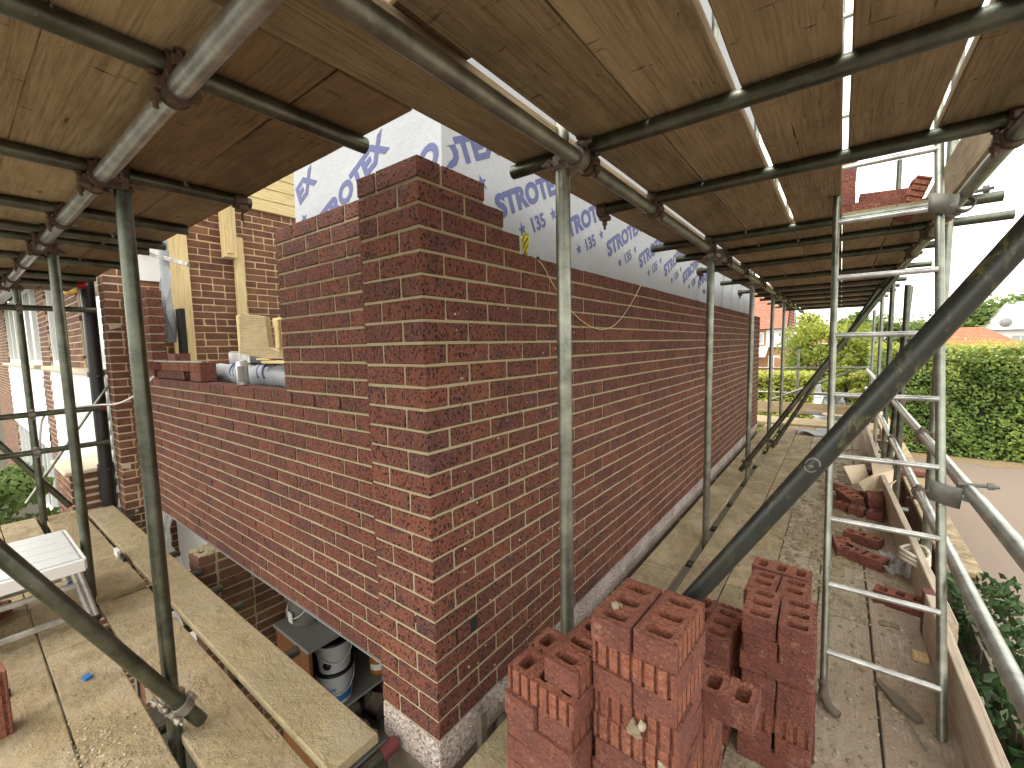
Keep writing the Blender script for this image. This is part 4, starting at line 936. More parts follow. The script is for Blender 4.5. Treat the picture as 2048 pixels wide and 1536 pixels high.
def brick(x, y, z, yaw, label, group, me=None, tilt=(0, 0), name=None):
    me = me or BM3; o = link(name or ('half_brick' if me is BM1 else 'brick'), me, (x, y, z)); o.rotation_euler = (R(tilt[0]), R(tilt[1]), R(yaw)); return tag(o, label, 'brick', group)
P = .0664
ordn = ['bottom', 'second', 'third', 'fourth', 'fifth', 'sixth', 'seventh', 'eighth', 'ninth', 'tenth', 'eleventh', 'topmost']
def J2(a=.004): return random.uniform(-a, a)
def column(cx, cy, courses, pat, pile, yaw0=0., two=True, z0=DZ1, skip=()):
    for c in range(courses):
        z = z0 + c*P; k = pat[c]
        lev = ordn[c] if c < courses-1 else 'topmost'
        if k == 'Y':
            for q, nm in ((-1, 'left'), (1, 'right')):
                if (c, nm) in skip: continue
                brick(cx + q*.0535 + J2(), cy + J2(.005), z, yaw0 + (0 if q > 0 else 180) + J2(1.2), '%s course, %s end-on brick of %s' % (lev, nm, pile), 'loose bricks stacked on the deck')
        elif k in 'XG':
            for q, nm in ((-1, 'front'), (1, 'rear')):
                if (c, nm) in skip: continue
                brick(cx + J2(.005), cy + q*.0535 + J2(), z, yaw0 + (-90 if k == 'G' else 90) + J2(1.2), '%s course, %s lengthwise %s of %s' % (lev, nm, 'grooved brick' if k == 'G' else 'brick', pile), 'loose bricks stacked on the deck')
column(.727, .083, 12, 'YXYGYXYGYGGY'.replace('', '')[:12] if False else 'YXYGYXYGYGGY', 'the tall front stack', -3) if False else None
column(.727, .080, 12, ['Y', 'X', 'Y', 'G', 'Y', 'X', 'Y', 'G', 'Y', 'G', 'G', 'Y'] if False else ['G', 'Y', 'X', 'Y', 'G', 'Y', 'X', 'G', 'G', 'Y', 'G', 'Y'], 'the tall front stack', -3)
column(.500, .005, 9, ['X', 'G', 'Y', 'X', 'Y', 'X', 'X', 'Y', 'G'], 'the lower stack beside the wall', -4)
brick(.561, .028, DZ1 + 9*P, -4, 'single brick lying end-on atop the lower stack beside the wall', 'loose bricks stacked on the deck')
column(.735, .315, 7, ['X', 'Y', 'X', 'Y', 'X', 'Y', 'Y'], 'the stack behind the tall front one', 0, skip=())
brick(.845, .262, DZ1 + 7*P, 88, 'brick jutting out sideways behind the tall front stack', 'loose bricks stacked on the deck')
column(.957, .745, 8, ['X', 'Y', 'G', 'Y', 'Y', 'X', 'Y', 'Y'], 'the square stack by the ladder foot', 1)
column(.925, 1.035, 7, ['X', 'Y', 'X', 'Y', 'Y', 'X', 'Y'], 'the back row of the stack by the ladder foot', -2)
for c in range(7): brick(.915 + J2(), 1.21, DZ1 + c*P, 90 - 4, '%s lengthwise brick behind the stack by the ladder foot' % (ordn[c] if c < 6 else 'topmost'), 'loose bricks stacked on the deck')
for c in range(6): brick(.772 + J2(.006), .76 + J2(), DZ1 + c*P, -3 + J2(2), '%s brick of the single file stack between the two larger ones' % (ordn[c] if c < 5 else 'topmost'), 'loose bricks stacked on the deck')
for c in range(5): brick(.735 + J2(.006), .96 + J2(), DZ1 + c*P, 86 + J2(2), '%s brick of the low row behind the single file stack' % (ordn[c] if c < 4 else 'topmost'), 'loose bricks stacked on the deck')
# scattered bricks farther along the deck
G2 = 'stray bricks scattered along the deck'
for x, y, yaw, me, lb in ((1.155, 2.70, 8, BM3, 'brick standing by the ladder stile, partly hidden'), (1.27, 2.93, 70, BM3, 'brick lying askew beyond the pair of half bricks'), (1.215, 2.62, 62, BM1, 'left one of two half bricks with single holes'), (1.315, 2.56, 66, BM1, 'right one of two half bricks with single holes')):
    if me is BM1: brick(x, y, DZ1+.002, yaw, lb, G2, brick_mesh('half_brick', .125, 1, False))
    else: brick(x, y, DZ1+.002, yaw, lb, G2)
for x, y, z, yaw, tl, me, lb in ((1.16, 3.62, .0, 60, (0, 0), BM1, 'half brick at the left of the heap under the cardboard box'), (1.25, 3.55, 0., 75, (0, 0), BM1, 'half brick at the front of the heap under the cardboard box'), (1.37, 3.52, 0., 80, (0, 0), BM1, 'half brick at the right of the heap, by the toe board'),
        (1.375, 3.76, 0., 4, (0, 0), BM3, 'lower brick of the pair against the toe board'), (1.37, 3.76, .067, 1, (0, 0), BM3, 'upper brick of the pair against the toe board'), (1.19, 3.82, 0., 20, (0, 0), BM3, 'brick lying under the tilted one in the heap'), (1.15, 3.9, .067, 62, (6, 12), BM3, 'tilted grooved brick on top of the heap'), (1.20, 3.72, .067, 30, (8, -10), BM3, 'brick slumped on the heap below the cardboard'), (1.29, 3.95, 0., 88, (0, 0), BM3, 'brick hidden at the back of the heap'), (1.30, 4.9, 0., 70, (0, 0), BM3, 'brick lying alone beyond the cardboard box')):
    brick(x, y, DZ1+.002+z, yaw, lb, G2, me, tl)
# upper lift bricks glimpsed through the ladder hatch
for c in range(5): brick(1.02 + J2(.004), 2.33 + J2(), UB1 + .001 + c*P, 90 + J2(1.5), '%s brick of the stack on the upper boards left of the ladder' % (ordn[c] if c < 4 else 'topmost'), 'bricks on the upper boards')
for x, y, z, yaw, tl, lb in ((1.22, 2.30, 0, 86, (0, 0), 'left brick lying flat on the upper boards behind the ladder rung'), (1.25, 2.42, .067, 92, (3, 0), 'brick resting on others on the upper boards'), (1.40, 2.30, .03, -80, (70, 0), 'grooved brick tipped on edge on the upper boards'), (1.42, 2.47, 0, 80, (0, 0), 'right brick lying flat on the upper boards behind the rung'), (1.20, 2.42, 0, 90, (0, 0), 'rear brick lying flat on the upper boards')):
    brick(x, y, UB1+.001+z, yaw, lb, 'bricks on the upper boards', None, tl)
# bricks at the left edge and on the sill
for c in range(4): brick(-1.47 + J2(), -1.02 + J2(), DZ1 + c*P, 5 + J2(3), '%s orange brick of the small stack at the lower left edge' % (ordn[c] if c < 3 else 'topmost'), 'bricks at the lower left edge')
brick(-2.62, -.93, DZ1, 60, 'orange brick lying flat under the step platform', 'bricks at the lower left edge')
for x, z, yaw, me, lb in ((-3.27, 1.2705, -90, BM3, 'first grooved brick from the left in the row on the window sill'), (-3.05, 1.2705, -90, BM3, 'second grooved brick from the left in the row on the window sill'), (-2.83, 1.2705, -90, BM3, 'third grooved brick from the left in the row on the window sill'), (-2.60, 1.2705, -90, BM3, 'rightmost grooved brick of the row on the window sill'), (-3.20, 1.3375, 88, BMP, 'topmost single brick on the sill row by the timber post')):
    brick(x, DW + (.085 if z > 1.3 else .058), z, yaw, lb, 'loose bricks on the window sill', me)
brick(-2.60, DW + .058, 1.2030, 90, 'plain brick under the right end of the grooved sill row', 'loose bricks on the window sill', BMP)
brick(-3.52, DW+.03, 1.2705, 10, 'brick end nearest the new brick jamb on the sill', 'loose bricks on the window sill', BMP)

# ------------------------------------------------------------------ things in the window opening
g = Geo(); g.cbox((-4.392, .49, 1.0), (-4.345, .675, 4.0), .004); tag(g.build('timber_post', M['new_wood']), 'wide pale timber post against the old brown gable wall', 'post')
g = Geo(); g.cbox((-4.33, .975, 2.43), (-4.22, 1.10, 3.05), .004); g.cbox((-4.219, .995, 2.47), (-4.205, 1.05, 3.04), .002); tag(g.build('hanging_timber', M['new_wood']), 'short doubled timber hanging in front of the brown gable wall', 'timber')
g = Geo(); g.prism([(-4.39, 1.10, 1.30), (-4.39, 1.20, 1.30), (-4.36, 1.195, 2.68), (-4.36, 1.105, 2.68)], (.045, 0, 0)); tag(g.build('leaning_timber', M['new_wood']), 'narrow pale timber leaning on the brown gable wall below the hanging one', 'timber')
g = Geo(); px_ = [(-2.18, 1.665), (-1.83, 1.625), (-1.80, 1.43), (-1.66, 1.40), (-1.66, 1.60), (-1.56, 1.60), (-1.52, 1.33), (-2.25, 1.395)]
g.prism([(x, .30, z) for x, z in px_], (0, .03, 0)); o = g.build('notched_board', M['ply']); tag(o, 'notched timber offcut propped in the window opening beside the brick return', 'timber')
for a_, b_ in (((-1.80, .331, 1.56), (-1.56, .40, 1.615)), ((-1.68, .285, 1.42), (-1.63, .2995, 1.60)), ((-2.285, .305, 1.39), (-2.24, .36, 1.66))):
    g = Geo(); g.cbox(a_, b_, .003); g.build('cleat', M['new_wood_y'], o)
g = Geo(); prof = []
for i in range(40):
    x = -3.32 + i*(2.07/39); prof.append((x, .345 + .008*math.sin(i*.9), 1.245 + .006*math.sin(i*1.3)))
g.path(prof, [.072 + .004*math.sin(i*1.1) for i in range(40)], 18); o = g.build('membrane_roll', M['membrane']); tag(o, 'rolled grey membrane with dark swirls lying behind the window sill', 'roll')
g = Geo()
for k, x in enumerate((-3.0, -2.93, -2.45, -2.38, -1.98, -1.9, -1.55)):
    g.path([(x + .10*(a/2.2) + .02*math.sin(k), .345 - .0775*math.sin(a*.75+.2), 1.245 + .0775*math.cos(a*.75+.2)) for a in [i*.22 for i in range(10)]], .006, 5)
g.build('printed_swirl', M['ink'], o)
g = Geo(); g.cbox((-3.30, .30, 1.20), (-3.18, .40, 1.31), .006); tag(g.build('dark_gap_strip', M['dark']), 'dark strip filling the gap at the left end of the grey roll', 'packer')  # dark block drawn into the gap beside the roll
g = Geo(); g.cbox((-2.26, .36, 1.315), (-1.72, .52, 1.405), .012); o = g.build('tool_case', M['black_plastic']); tag(o, 'black and silver power tool case resting on the grey roll', 'case')
g = Geo(); g.cbox((-2.62, .355, 1.315), (-2.262, .525, 1.412), .014); g.build('silver_end', M['alu'], o)
g = Geo(); g.cbox((-2.05, .354, 1.322), (-1.95, .359, 1.336), .001); g.build('red_trim', M['red_plastic'], o)
g = Geo(); g.cbox((-2.0, .30, 1.35), (-1.62, .345, 1.362), .002); g.cbox((-1.86, .27, 1.33), (-1.50, .32, 1.346), .002); tag(g.build('timber_slips', M['new_wood_y']), 'thin pale timber slips beside the tool case', 'timber')
g = Geo(); c = (-1.885, .168, 1.199); g.lathe([(0, 0), (.033, 0), (.034, .004), (.034, .135), (.028, .148), (.028, .155), (.02, .157), (0, .157)], c, 22); o = g.build('foam_can', M['alu']); tag(o, 'silver aerosol can standing upright on the window sill', 'can')
g = Geo(); n = 12; g.add([(c[0]+.0348*math.cos(-1.2+i*.11), c[1]+.0348*math.sin(-1.2+i*.11), c[2]+z) for i in range(n) for z in (.02, .12)], [(2*i, 2*i+2, 2*i+3, 2*i+1) for i in range(n-1)]); g.build('label', M['plaster'], o)
g = Geo(); g.box((-3.62, .128, 1.337), (-2.45, .150, 1.347)); tag(g.build('metal_strip', M['steel']), 'thin grey metal strip laid across the sill bricks', 'strip')
g = Geo(); 
for dz in (0, .028): g.tube((-4.6, .30, 2.44+dz), (-3.11, .30, 2.105+dz*.4), .011, n=10)
tag(g.build('metal_trim', M['alu']), 'bright metal trim poking out from behind the left upright', 'trim')
g = Geo(); NU, NV = 14, 30
vs = [(-3.95 + .05*math.sin(j*.35) + .30*(i/NU)*(.35+.65*abs(math.sin(j*.13+.3))), .20 + .06*math.sin(i*.6 + j*.3) , 1.45 + 1.35*j/NV) for i in range(NU+1) for j in range(NV+1)]
g.add(vs, [(i*(NV+1)+j, (i+1)*(NV+1)+j, (i+1)*(NV+1)+j+1, i*(NV+1)+j+1) for i in range(NU) for j in range(NV)], 0, True)
g.v = [(x*.40-2.18, y*.6+.18, 1.50 + (z-1.45)*.70) for x, y, z in g.v]
tag(g.build('loose_membrane', M['membrane']), 'loose grey membrane flapping behind the new brick jamb', 'membrane')
g = Geo(); g.cbox((-3.68, .34, 1.25), (-3.56, .38, 1.80), .004); tag(g.build('black_jamb_strip', M['dark']), 'black strip beside the new brick jamb', 'closer')  # plain black strip between jamb and post
g = Geo(); g.cbox((-4.392, .26, 2.12), (-4.37, .49, 3.6), .003); tag(g.build('pale_sheet', M['white']), 'pale sheet behind the left end of the timber post', 'sheet')

# white cable from the sill to the end rail
g = Geo(); P0 = [(-3.40, .08, 1.22), (-3.55, .02, 1.10), (-3.75, -.03, 1.02), (-4.05, -.06, .965), (-4.35, -.12, .945), (-4.4, -.30, .935), (-4.43, -.45, .90), (-4.45, -.5, .70), (-4.46, -.52, .3)]
def smooth(P, n=6):
    P = [Vector(p) for p in P]; out = []
    for i in range(len(P)-1):
        a, b, c, d = P[max(i-1, 0)], P[i], P[i+1], P[min(i+2, len(P)-1)]
        for k in range(n):
            t_ = k/n; out.append(.5*((2*b) + (c-a)*t_ + (2*a-5*b+4*c-d)*t_*t_ + (3*b-a-3*c+d)*t_**3))
    return out + [P[-1]]
g.path(smooth(P0), .008, 8); tag(g.build('white_cable', M['cable']), 'white cable drooping from the window sill to the end rail', 'cable')
# bricklayer's line on the side wall
lp = thing('line_pin', (-.045, .65, 1.795), 'yellow wound bricklaying line pin standing on the stepped brick wall', 'line pin')
g = Geo(); g.tube((-.045, .652, 1.79), (-.045, .652, 1.912), .006, n=10); g.build('pin', M['rust'], lp)
g = Geo(); g.lathe([(.006, 0), (.008, .012), (.012, .05), (.016, .085), (.016, .10), (.010, .107)], (-.045, .652, 1.80), 16, 1)
for i in range(16): g.path([(-.045 + (.0085+.0085*t_/6+.0012)*math.cos(i*1.3 + t_*.5), .652 + (.0085+.0085*t_/6+.0012)*math.sin(i*1.3+t_*.5), 1.812 + t_*.013) for t_ in range(7)], .0016, 4)
g.build('cord_winding', [M['yellow_cord'], flat('shaded cord core', (.22, .22, .04), .8)], lp)
g = Geo(); g.lump((-.03, .668, 1.80), .016); g.lump((-.01, .70, 1.80), .012); g.build('weight', M['dark'], lp)
g = Geo(); g.path(smooth([(-.03, .66, 1.803), (.006, .70, 1.775), (.010, .80, 1.685), (.010, .95, 1.585), (.012, 1.12, 1.515), (.012, 1.32, 1.49), (.012, 1.52, 1.535), (.011, 1.72, 1.65), (.008, 1.90, 1.785), (-.02, 1.93, 1.80)]), .0019, 6); tag(g.build('string', M['cord']), 'pale string looping down across the long brick wall', 'string')

# ------------------------------------------------------------------ step platform and odds on the left deck
pf = thing('step_platform', (-2.48, -1.0, DZ1), 'white aluminium folding step platform standing on the left deck', 'step platform')
def loc(u, w, z): return Vector((-2.16 - u, -.585 - w, z))
g = Geo(); g.cbox((-2.80, -1.60, .262), (-2.16, -.585, .30), .006)
for i in range(5):
    x0 = -2.79 + i*.125; g.cbox((x0, -1.59, .3002), (x0+.118, -.595, .309), .003)
g.build('platform_deck', flat('pale ribbed aluminium', (.66, .68, .69), .42, .15, nz=.14, sc=30), pf)
g = Geo(); g.cbox((-2.165, -1.60, .235), (-2.145, -.58, .302), .004); g.cbox((-2.815, -1.60, .235), (-2.80, -.58, .302), .004); g.cbox((-2.80, -.585, .240), (-2.16, -.572, .302), .003); g.build('edge_rail', M['white'], pf)
for x, dx in ((-2.20, .045), (-2.76, -.03)):
    for y, dy in ((-.62, .05), (-1.55, -.05)):
        g = Geo(); 
        a, b = Vector((x, y, .25)), Vector((x+dx, y+dy, -.045))
        d = b - a
        for q in (-.012, .012): g.tube(a + Vector((0, q, 0)), b + Vector((0, q, 0)), .013, n=10)
        g.build('leg', M['alu'], pf)
        g = Geo(); g.cbox((x+dx-.022, y+dy-.028, DZ1+.001), (x+dx+.022, y+dy+.028, -.03), .005); g.build('rubber_foot', M['black_plastic' if x > -2.5 else 'blue_plastic'], pf)
for z, s in ((.16, .35), (.0, .80)):
    for xc in (-2.20+.045*s, -2.76-.03*s):
        g = Geo(); g.cbox((xc-.012, -1.52, z-.014), (xc+.012, -.62, z+.014), .004); g.build('crossbar', M['alu'], pf)
g = Geo(); g.lathe([(0, 0), (.075, 0), (.095, .16), (.10, .165), (.093, .168), (.07, .01)], (-2.30, -1.06, DZ1), 22); g.v = [(x + .05*(z+.06), y, z) for x, y, z in g.v]; tag(g.build('white_bag', M['white_tub']), 'white crumpled tub standing at the left edge under the platform', 'tub')
g = Geo(); g.prism([(-1.78, -.93, DZ1+.002), (-1.72, -.90, DZ1+.002), (-1.70, -1.10, DZ1+.002), (-1.95, -1.10, DZ1+.002), (-2.02, -.99, DZ1+.002)], (0, 0, .035)); o = g.build('black_tray', M['black_plastic']); tag(o, 'black rubber tray on the deck beside the step platform', 'tray')
g = Geo(); g.tube((-1.98, -1.12, .03), (-1.83, -.97, .0), .009, n=10); g.build('pale_handle', M['new_wood_y'], o)
g = Geo(); g.prism([(-1.61, -.672, DZ1+.002), (-1.575, -.665, DZ1+.002), (-1.565, -.69, DZ1+.002), (-1.60, -.70, DZ1+.002)], (0, 0, .012)); tag(g.build('blue_wrapper', M['blue_plastic']), 'small blue wrapper on the left deck under the diagonal brace', 'wrapper')
g = Geo(); g.box((-3.08, -.32, -.30), (-2.98, -.30, .0)); g.box((-2.97, -.31, -.6), (-2.86, -.29, -.02), 1); tag(g.build('dark_offcut', [M['white'], M['black_plastic']]), 'white and black panel edge dropped between the left deck boards', 'panel')
# ------------------------------------------------------------------ odds on the right deck
bx = thing('cardboard_box', (1.40, 4.12, DZ1), 'open brown cardboard box with raised flaps by the toe board', 'box')
g = Geo()
for p in ([(1.22, 4.05, .06), (1.36, 4.22, .05), (1.31, 4.32, .20), (1.15, 4.13, .20)],
          [(1.36, 4.00, .02), (1.50, 4.12, .02), (1.52, 4.25, .20), (1.37, 4.10, .16)],
          [(1.30, 3.86, .06), (1.36, 4.00, .02), (1.37, 4.10, .165), (1.26, 3.98, .10)],
          [(1.37, 4.10, .16), (1.52, 4.25, .20), (1.50, 4.42, .27), (1.36, 4.28, .23)],
          [(1.36, 3.98, .02), (1.44, 3.84, .10), (1.52, 3.96, .17), (1.50, 4.12, .10)],
          [(1.22, 4.05, .0), (1.50, 4.12, .0), (1.50, 4.42, .0), (1.22, 4.4, .0)]):
    a = Vector(p[1]) - Vector(p[0]); b = Vector(p[3]) - Vector(p[0]); g.prism(p, a.cross(b).normalized()*.006)
g.build('flaps', M['paper'], bx)
g = Geo(); g.prism([(1.27, 1.355, DZ1+.001), (1.30, 1.31, DZ1+.001), (1.345, 1.275, DZ1+.001), (1.395, 1.185, DZ1+.001), (1.375, 1.165, DZ1+.001), (1.315, 1.22, DZ1+.001), (1.265, 1.32, DZ1+.001)], (0, 0, .018)); tag(g.build('mortar_slab', M['slate_and_shade']), 'dark elongated lump of hardened mortar on the near deck boards', 'mortar lump')
g = Geo(); g.cbox((1.405, 1.60, DZ1+.001), (1.46, 1.66, -.035), .004); tag(g.build('wood_block', M['new_wood_y']), 'small square yellow wood block by the toe board', 'block')
o = brick(1.40, 2.10, DZ1+.004, 80, 'worn brick bat lying flat at the painted toe board end', 'stray bricks scattered along the deck', BMP, (0, 3))
g = Geo(); NU = 12
vs = [(1.34 + .17*i/NU + .02*math.sin(j*1.3), 2.42 + .30*j/NU + .02*math.sin(i*1.9), DZ1 + .01 + .05*abs(math.sin(i*.8+j*.9)) + (.10 if i > 9 else 0)) for i in range(NU+1) for j in range(NU+1)]
g.add(vs, [(i*(NU+1)+j, (i+1)*(NU+1)+j, (i+1)*(NU+1)+j+1, i*(NU+1)+j+1) for i in range(NU) for j in range(NU)], 0, True); tag(g.build('plastic_bag', M['clear']), 'crumpled clear plastic bag beside the stray half bricks', 'bag')
g = Geo(); vs = [(.60 + .40*i/10, 6.95 + .45*j/10 + .03*math.sin(i), DZ1 + .012 + .05*max(0, math.sin(i*.55 + j*.3))) for i in range(11) for j in range(11)]
g.add(vs, [(i*11+j, (i+1)*11+j, (i+1)*11+j+1, i*11+j+1) for i in range(10) for j in range(10)], 0, True); tag(g.build('crumpled_sheet', M['membrane']), 'crumpled grey sheet lying on the far deck boards', 'sheet')
g = Geo(); g.cbox((.60, 9.0, DZ1+.03), (.86, 9.08, .04), .006); tag(g.build('grey_block', M['concrete']), 'grey block on the crosswise boards at the deck end', 'block')
g = Geo(); 
for i in range(9): g.lump((.9 + i*.055, 8.95 + random.uniform(-.05, .05), 0.0), .05)
tag(g.build('sand_heap', M['render']), 'low ochre heap beside the grey block at the deck end', 'heap')
g = Geo(); g.tube((1.335, 1.19, -.045), (1.385, 1.03, -.052), .0022, n=6); tag(g.build('nail', M['steel']), 'long bent nail lying on the near deck board', 'nail')
def crumbs(name, label, n, fn, rmin, rmax):
    g = Geo()
    for i in range(n):
        x, y = fn(); r = rmin + (rmax-rmin)*random.random()**3; g.lump((x, y, DZ1 + r*.12), r, .55)
    return tag(g.build(name, M['mortar_lump']), label, 'mortar droppings', kind='stuff')
def rightspot():
    while True:
        if random.random() < .45: x, y = random.gauss(1.1, .18), random.gauss(3.0, .7)
        elif random.random() < .4: x, y = random.uniform(.86, 1.46), random.uniform(.4, 2.4)
        else: x, y = random.uniform(.37, 1.42), random.uniform(.6, 7.2)
        if .37 < x < 1.42 and -.3 < y < 7.3: return x, y
crumbs('mortar_droppings', 'mortar crumbs and mud scattered over the right hand deck boards', 4200, rightspot, .0015, .013)
def clodspot():
    while True:
        x, y = (random.gauss(1.0, .2), random.gauss(2.9, .55)) if random.random() < .6 else (random.gauss(1.1, .2), random.gauss(5.0, 1.0))
        if .83 < x < 1.40 and 1.3 < y < 7.2: return x, y
g = Geo()
for i in range(300):
    x, y = clodspot()
    for k in range(random.randint(2, 5)):
        r = random.uniform(.010, .036); g.lump((x + random.gauss(0, .026), y + random.gauss(0, .036), DZ1 + r*.03), r, .36); g.t[-12:] = [(random.uniform(0, .35), 0, 0)]*12
tag(g.build('mud_clods', M['mortar_lump']), 'flattened dark mortar and mud clods trodden into the right hand deck', 'mortar droppings', kind='stuff')
def leftspot():
    while True:
        if random.random() < .35: x, y = random.gauss(-1.05, .14), random.gauss(-.72, .05)
        elif random.random() < .4: x, y = random.gauss(-3.0, .5), random.gauss(-.42, .06)
        else: x, y = random.uniform(-4.2, -.3), random.uniform(-1.2, -.08)
        if -4.3 < x < -.3 and (-.265 < y < -.085 or -.52 < y < -.30 or -1.2 < y < -.57): return x, y
crumbs('mortar_droppings', 'mortar crumbs scattered over the left hand deck boards', 1100, leftspot, .0015, .009)
BL = [([((.735, -.036, .50), .017), ((.752, -.037, .512), .012), ((.722, -.036, .488), .012), ((.742, -.038, .485), .010), ((.728, -.037, .512), .008)], 'pale mortar splat on the grooved front of the tall stack'),
      ([((.80, -.033, .43), .010), ((.793, -.033, .44), .007)], 'small pale mortar dab low on the tall stack front'), ([((.655, .03, .741), .012), ((.665, .04, .741), .007)], 'pale mortar crumb on top of the tall stack')]
for cs_, lb in BL:
    g = Geo()
    for c, r in cs_: g.lump(c, r, .9)
    tag(g.build('mortar_blob', M['mortar_lump']), lb, 'mortar')

# ------------------------------------------------------------------ garden wall, fence and ivy beside the drive
gw = thing('garden_wall', (2.06, 8, GZ), 'low brick garden wall with buff coping along the drive', 'wall')
g = Geo(); cp = Geo()
y = 4.75; k = 0
ZW = -.86
for k in range(18):
    z = ZW - .075*(k+1)
    y = 4.75 - (0 if k % 2 else 0)
    brk(g, (1.98, 4.75, z), (2.20, 4.75+HB if k % 2 else 4.75+LB, z+BH)); y = 4.75 + (HB if k % 2 else LB) + J
    while y < 16:
        brk(g, (1.98, y, z), (2.20, y+LB, z+BH)); y += LB+J
for yp in (8.2, 11.6):
    for k in range(20):
        z = ZW + .16 - .075*(k+1); brk(g, (1.90, yp, z), (2.26, yp+.34, z+BH))
g.box((1.985, 4.755, GZ), (2.195, 16.2, ZW-.012)); g.build('brickwork', M['brick_garden'], gw)
y = 4.72
while y < 16: cp.cbox((1.96, y, ZW), (2.235, y+.102, ZW+.055), .008, .002, 0, rt()); y += .112
cp.build('coping', M['coping'], gw)
fn = thing('timber_fence', (1.98, 3.4, GZ), 'weathered timber fence panels and post, half hidden by ivy', 'fence')
g = Geo(); g.cbox((1.90, 4.45, GZ), (2.02, 4.57, -.74), .006); g.build('post', M['fence_wood'], fn)
g = Geo()
for i in range(22): g.cbox((1.985 + .008*(i % 2), 4.42 - i*.20 - .19, GZ), (2.005 + .008*(i % 2), 4.42 - i*.20 + .01, -.86), .003)
g.build('fence_panel', M['fence_wood'], fn)
g = Geo()
for k in range(9):
    for i in range(10): g.cbox((1.70 + .01*random.random(), 5.2 + i*.9 + .02*random.random(), -1.9 + k*.13), (1.76 + .02*random.random(), 6.08 + i*.9, -1.9 + k*.13 + .10), .008, .004)
tag(g.build('stacked_timber', M['fence_wood']), 'dark stacked rough timber behind the toe boards, along the garden wall', 'timber stack')

def cloud(g, cfun, n, size, nrm_bias=(0, 0, .6), tfun=None):
    for _ in range(n):
        c, out = cfun(); nv = Vector((random.gauss(0, .6), random.gauss(0, .6), random.gauss(0, .6))) + Vector(out) + Vector(nrm_bias)
        t_ = min(1, max(0, (tfun(c) if tfun else .5) + random.gauss(0, .2))); g.tc = (t_, random.random(), 0); g.leaf(c, size, nv)
iv = thing('ivy', (2.1, 3.4, GZ), 'dark glossy ivy climbing over the fence beside the deck', 'ivy')
g = Geo()
def ivc():
    y = random.uniform(.8, 4.35); zt = -.62 - .25*abs(noise.noise((y*1.5, 0, 3))); z = zt - random.random()**1.3*1.5
    x = 1.95 + .28*noise.noise((y*2, z*2, 1)) + random.uniform(-.05, .35)
    return (x, y, z), (-.7, -.4, .4)
cloud(g, ivc, 4200, .085, (0, 0, .4), lambda c: .35 + .45*noise.noise((c[0]*4, c[1]*4, c[2]*4))); g.build('leaves', M['leaf_ivy'], iv)
g = Geo()
for i in range(14): 
    y = 1 + i*.25; g.path([(2.03, y, GZ), (2.0, y+.1*math.sin(i), -1.5), (2.02, y+.2*math.sin(i*2), -.8)], [.02, .013, .006], 6)
g.build('stems', M['bark'], iv)
wd = thing('weed', (2.9, 5.0, GZ), 'tall thin yellow green weed growing at the edge of the drive', 'weed')
g = Geo(); g.path([(2.62, 4.6, GZ), (2.60, 4.6, -1.6), (2.57, 4.58, -1.15)], [.008, .006, .003], 6); g.build('stem', M['leaf_lime'], wd)
g = Geo(); cloud(g, lambda: ((2.6 + random.gauss(0, .06), 4.6 + random.gauss(0, .06), random.uniform(-2.1, -1.15)), (0, 0, .5)), 120, .07); g.build('leaves', M['leaf_lime'], wd)

# ------------------------------------------------------------------ hedges and trees
hg = thing('hedge', (8, 18.3, GZ), 'tall clipped beech hedge along the far side of the drive', 'hedge')
g = Geo(); gt = Geo()
HT = 1.02
def hedge_face():
    x = 2.05 + random.random()**1.15*16; z = GZ + .05 + random.random()*(HT-GZ)
    y = 17.15 + .35*noise.noise((x*.8, z*.8, 0)) + .16*noise.noise((x*3.1, z*3.1, 5)) + random.uniform(-.05, .30)
    return (x, y, z), (0, -.75, .25)
cloud(g, hedge_face, 30000, .115, (0, 0, .3), lambda c: .30 + .5*noise.noise((c[0]*1.6, c[1]*1.6, c[2]*1.6)) + .12*((c[2]+2.2)/3.2))
def hedge_side():
    y = 17.2 + random.random()*8; z = GZ + random.random()*(HT+.1-GZ); x = 2.05 + .3*noise.noise((y, z, 2)) + random.uniform(-.05, .25); return (x, y, z), (-.7, -.2, .2)
cloud(g, hedge_side, 4000, .13, (0, 0, .3), lambda c: .3 + .4*noise.noise(c))
def hedge_top():
    x = 1.9 + random.random()*16; y = 17.15 + random.random()**1.5*2.6; z = HT + .16*noise.noise((x*.9, y, 0)) + .12*noise.noise((x*3, y*3, 4)) + random.random()**2*.30 - .55*random.random()**1.6
    return (x, y, z), (0, -.2, .8)
cloud(gt, hedge_top, 14000, .115, (0, 0, .5), lambda c: .5 + .4*noise.noise((c[0]*2, c[1]*2, c[2]*2)))  # paler leaves over the hedge top
g.build('leaves', M['leaf_hedge'], hg); gt.build('top_leaves', M['leaf_top'], hg)
g = Geo(); g.box((2.3, 17.55, GZ), (18.2, 19.6, HT-.35)); g.build('inner_branches', flat('deep hedge twigs', (.02, .024, .010), .95), hg)
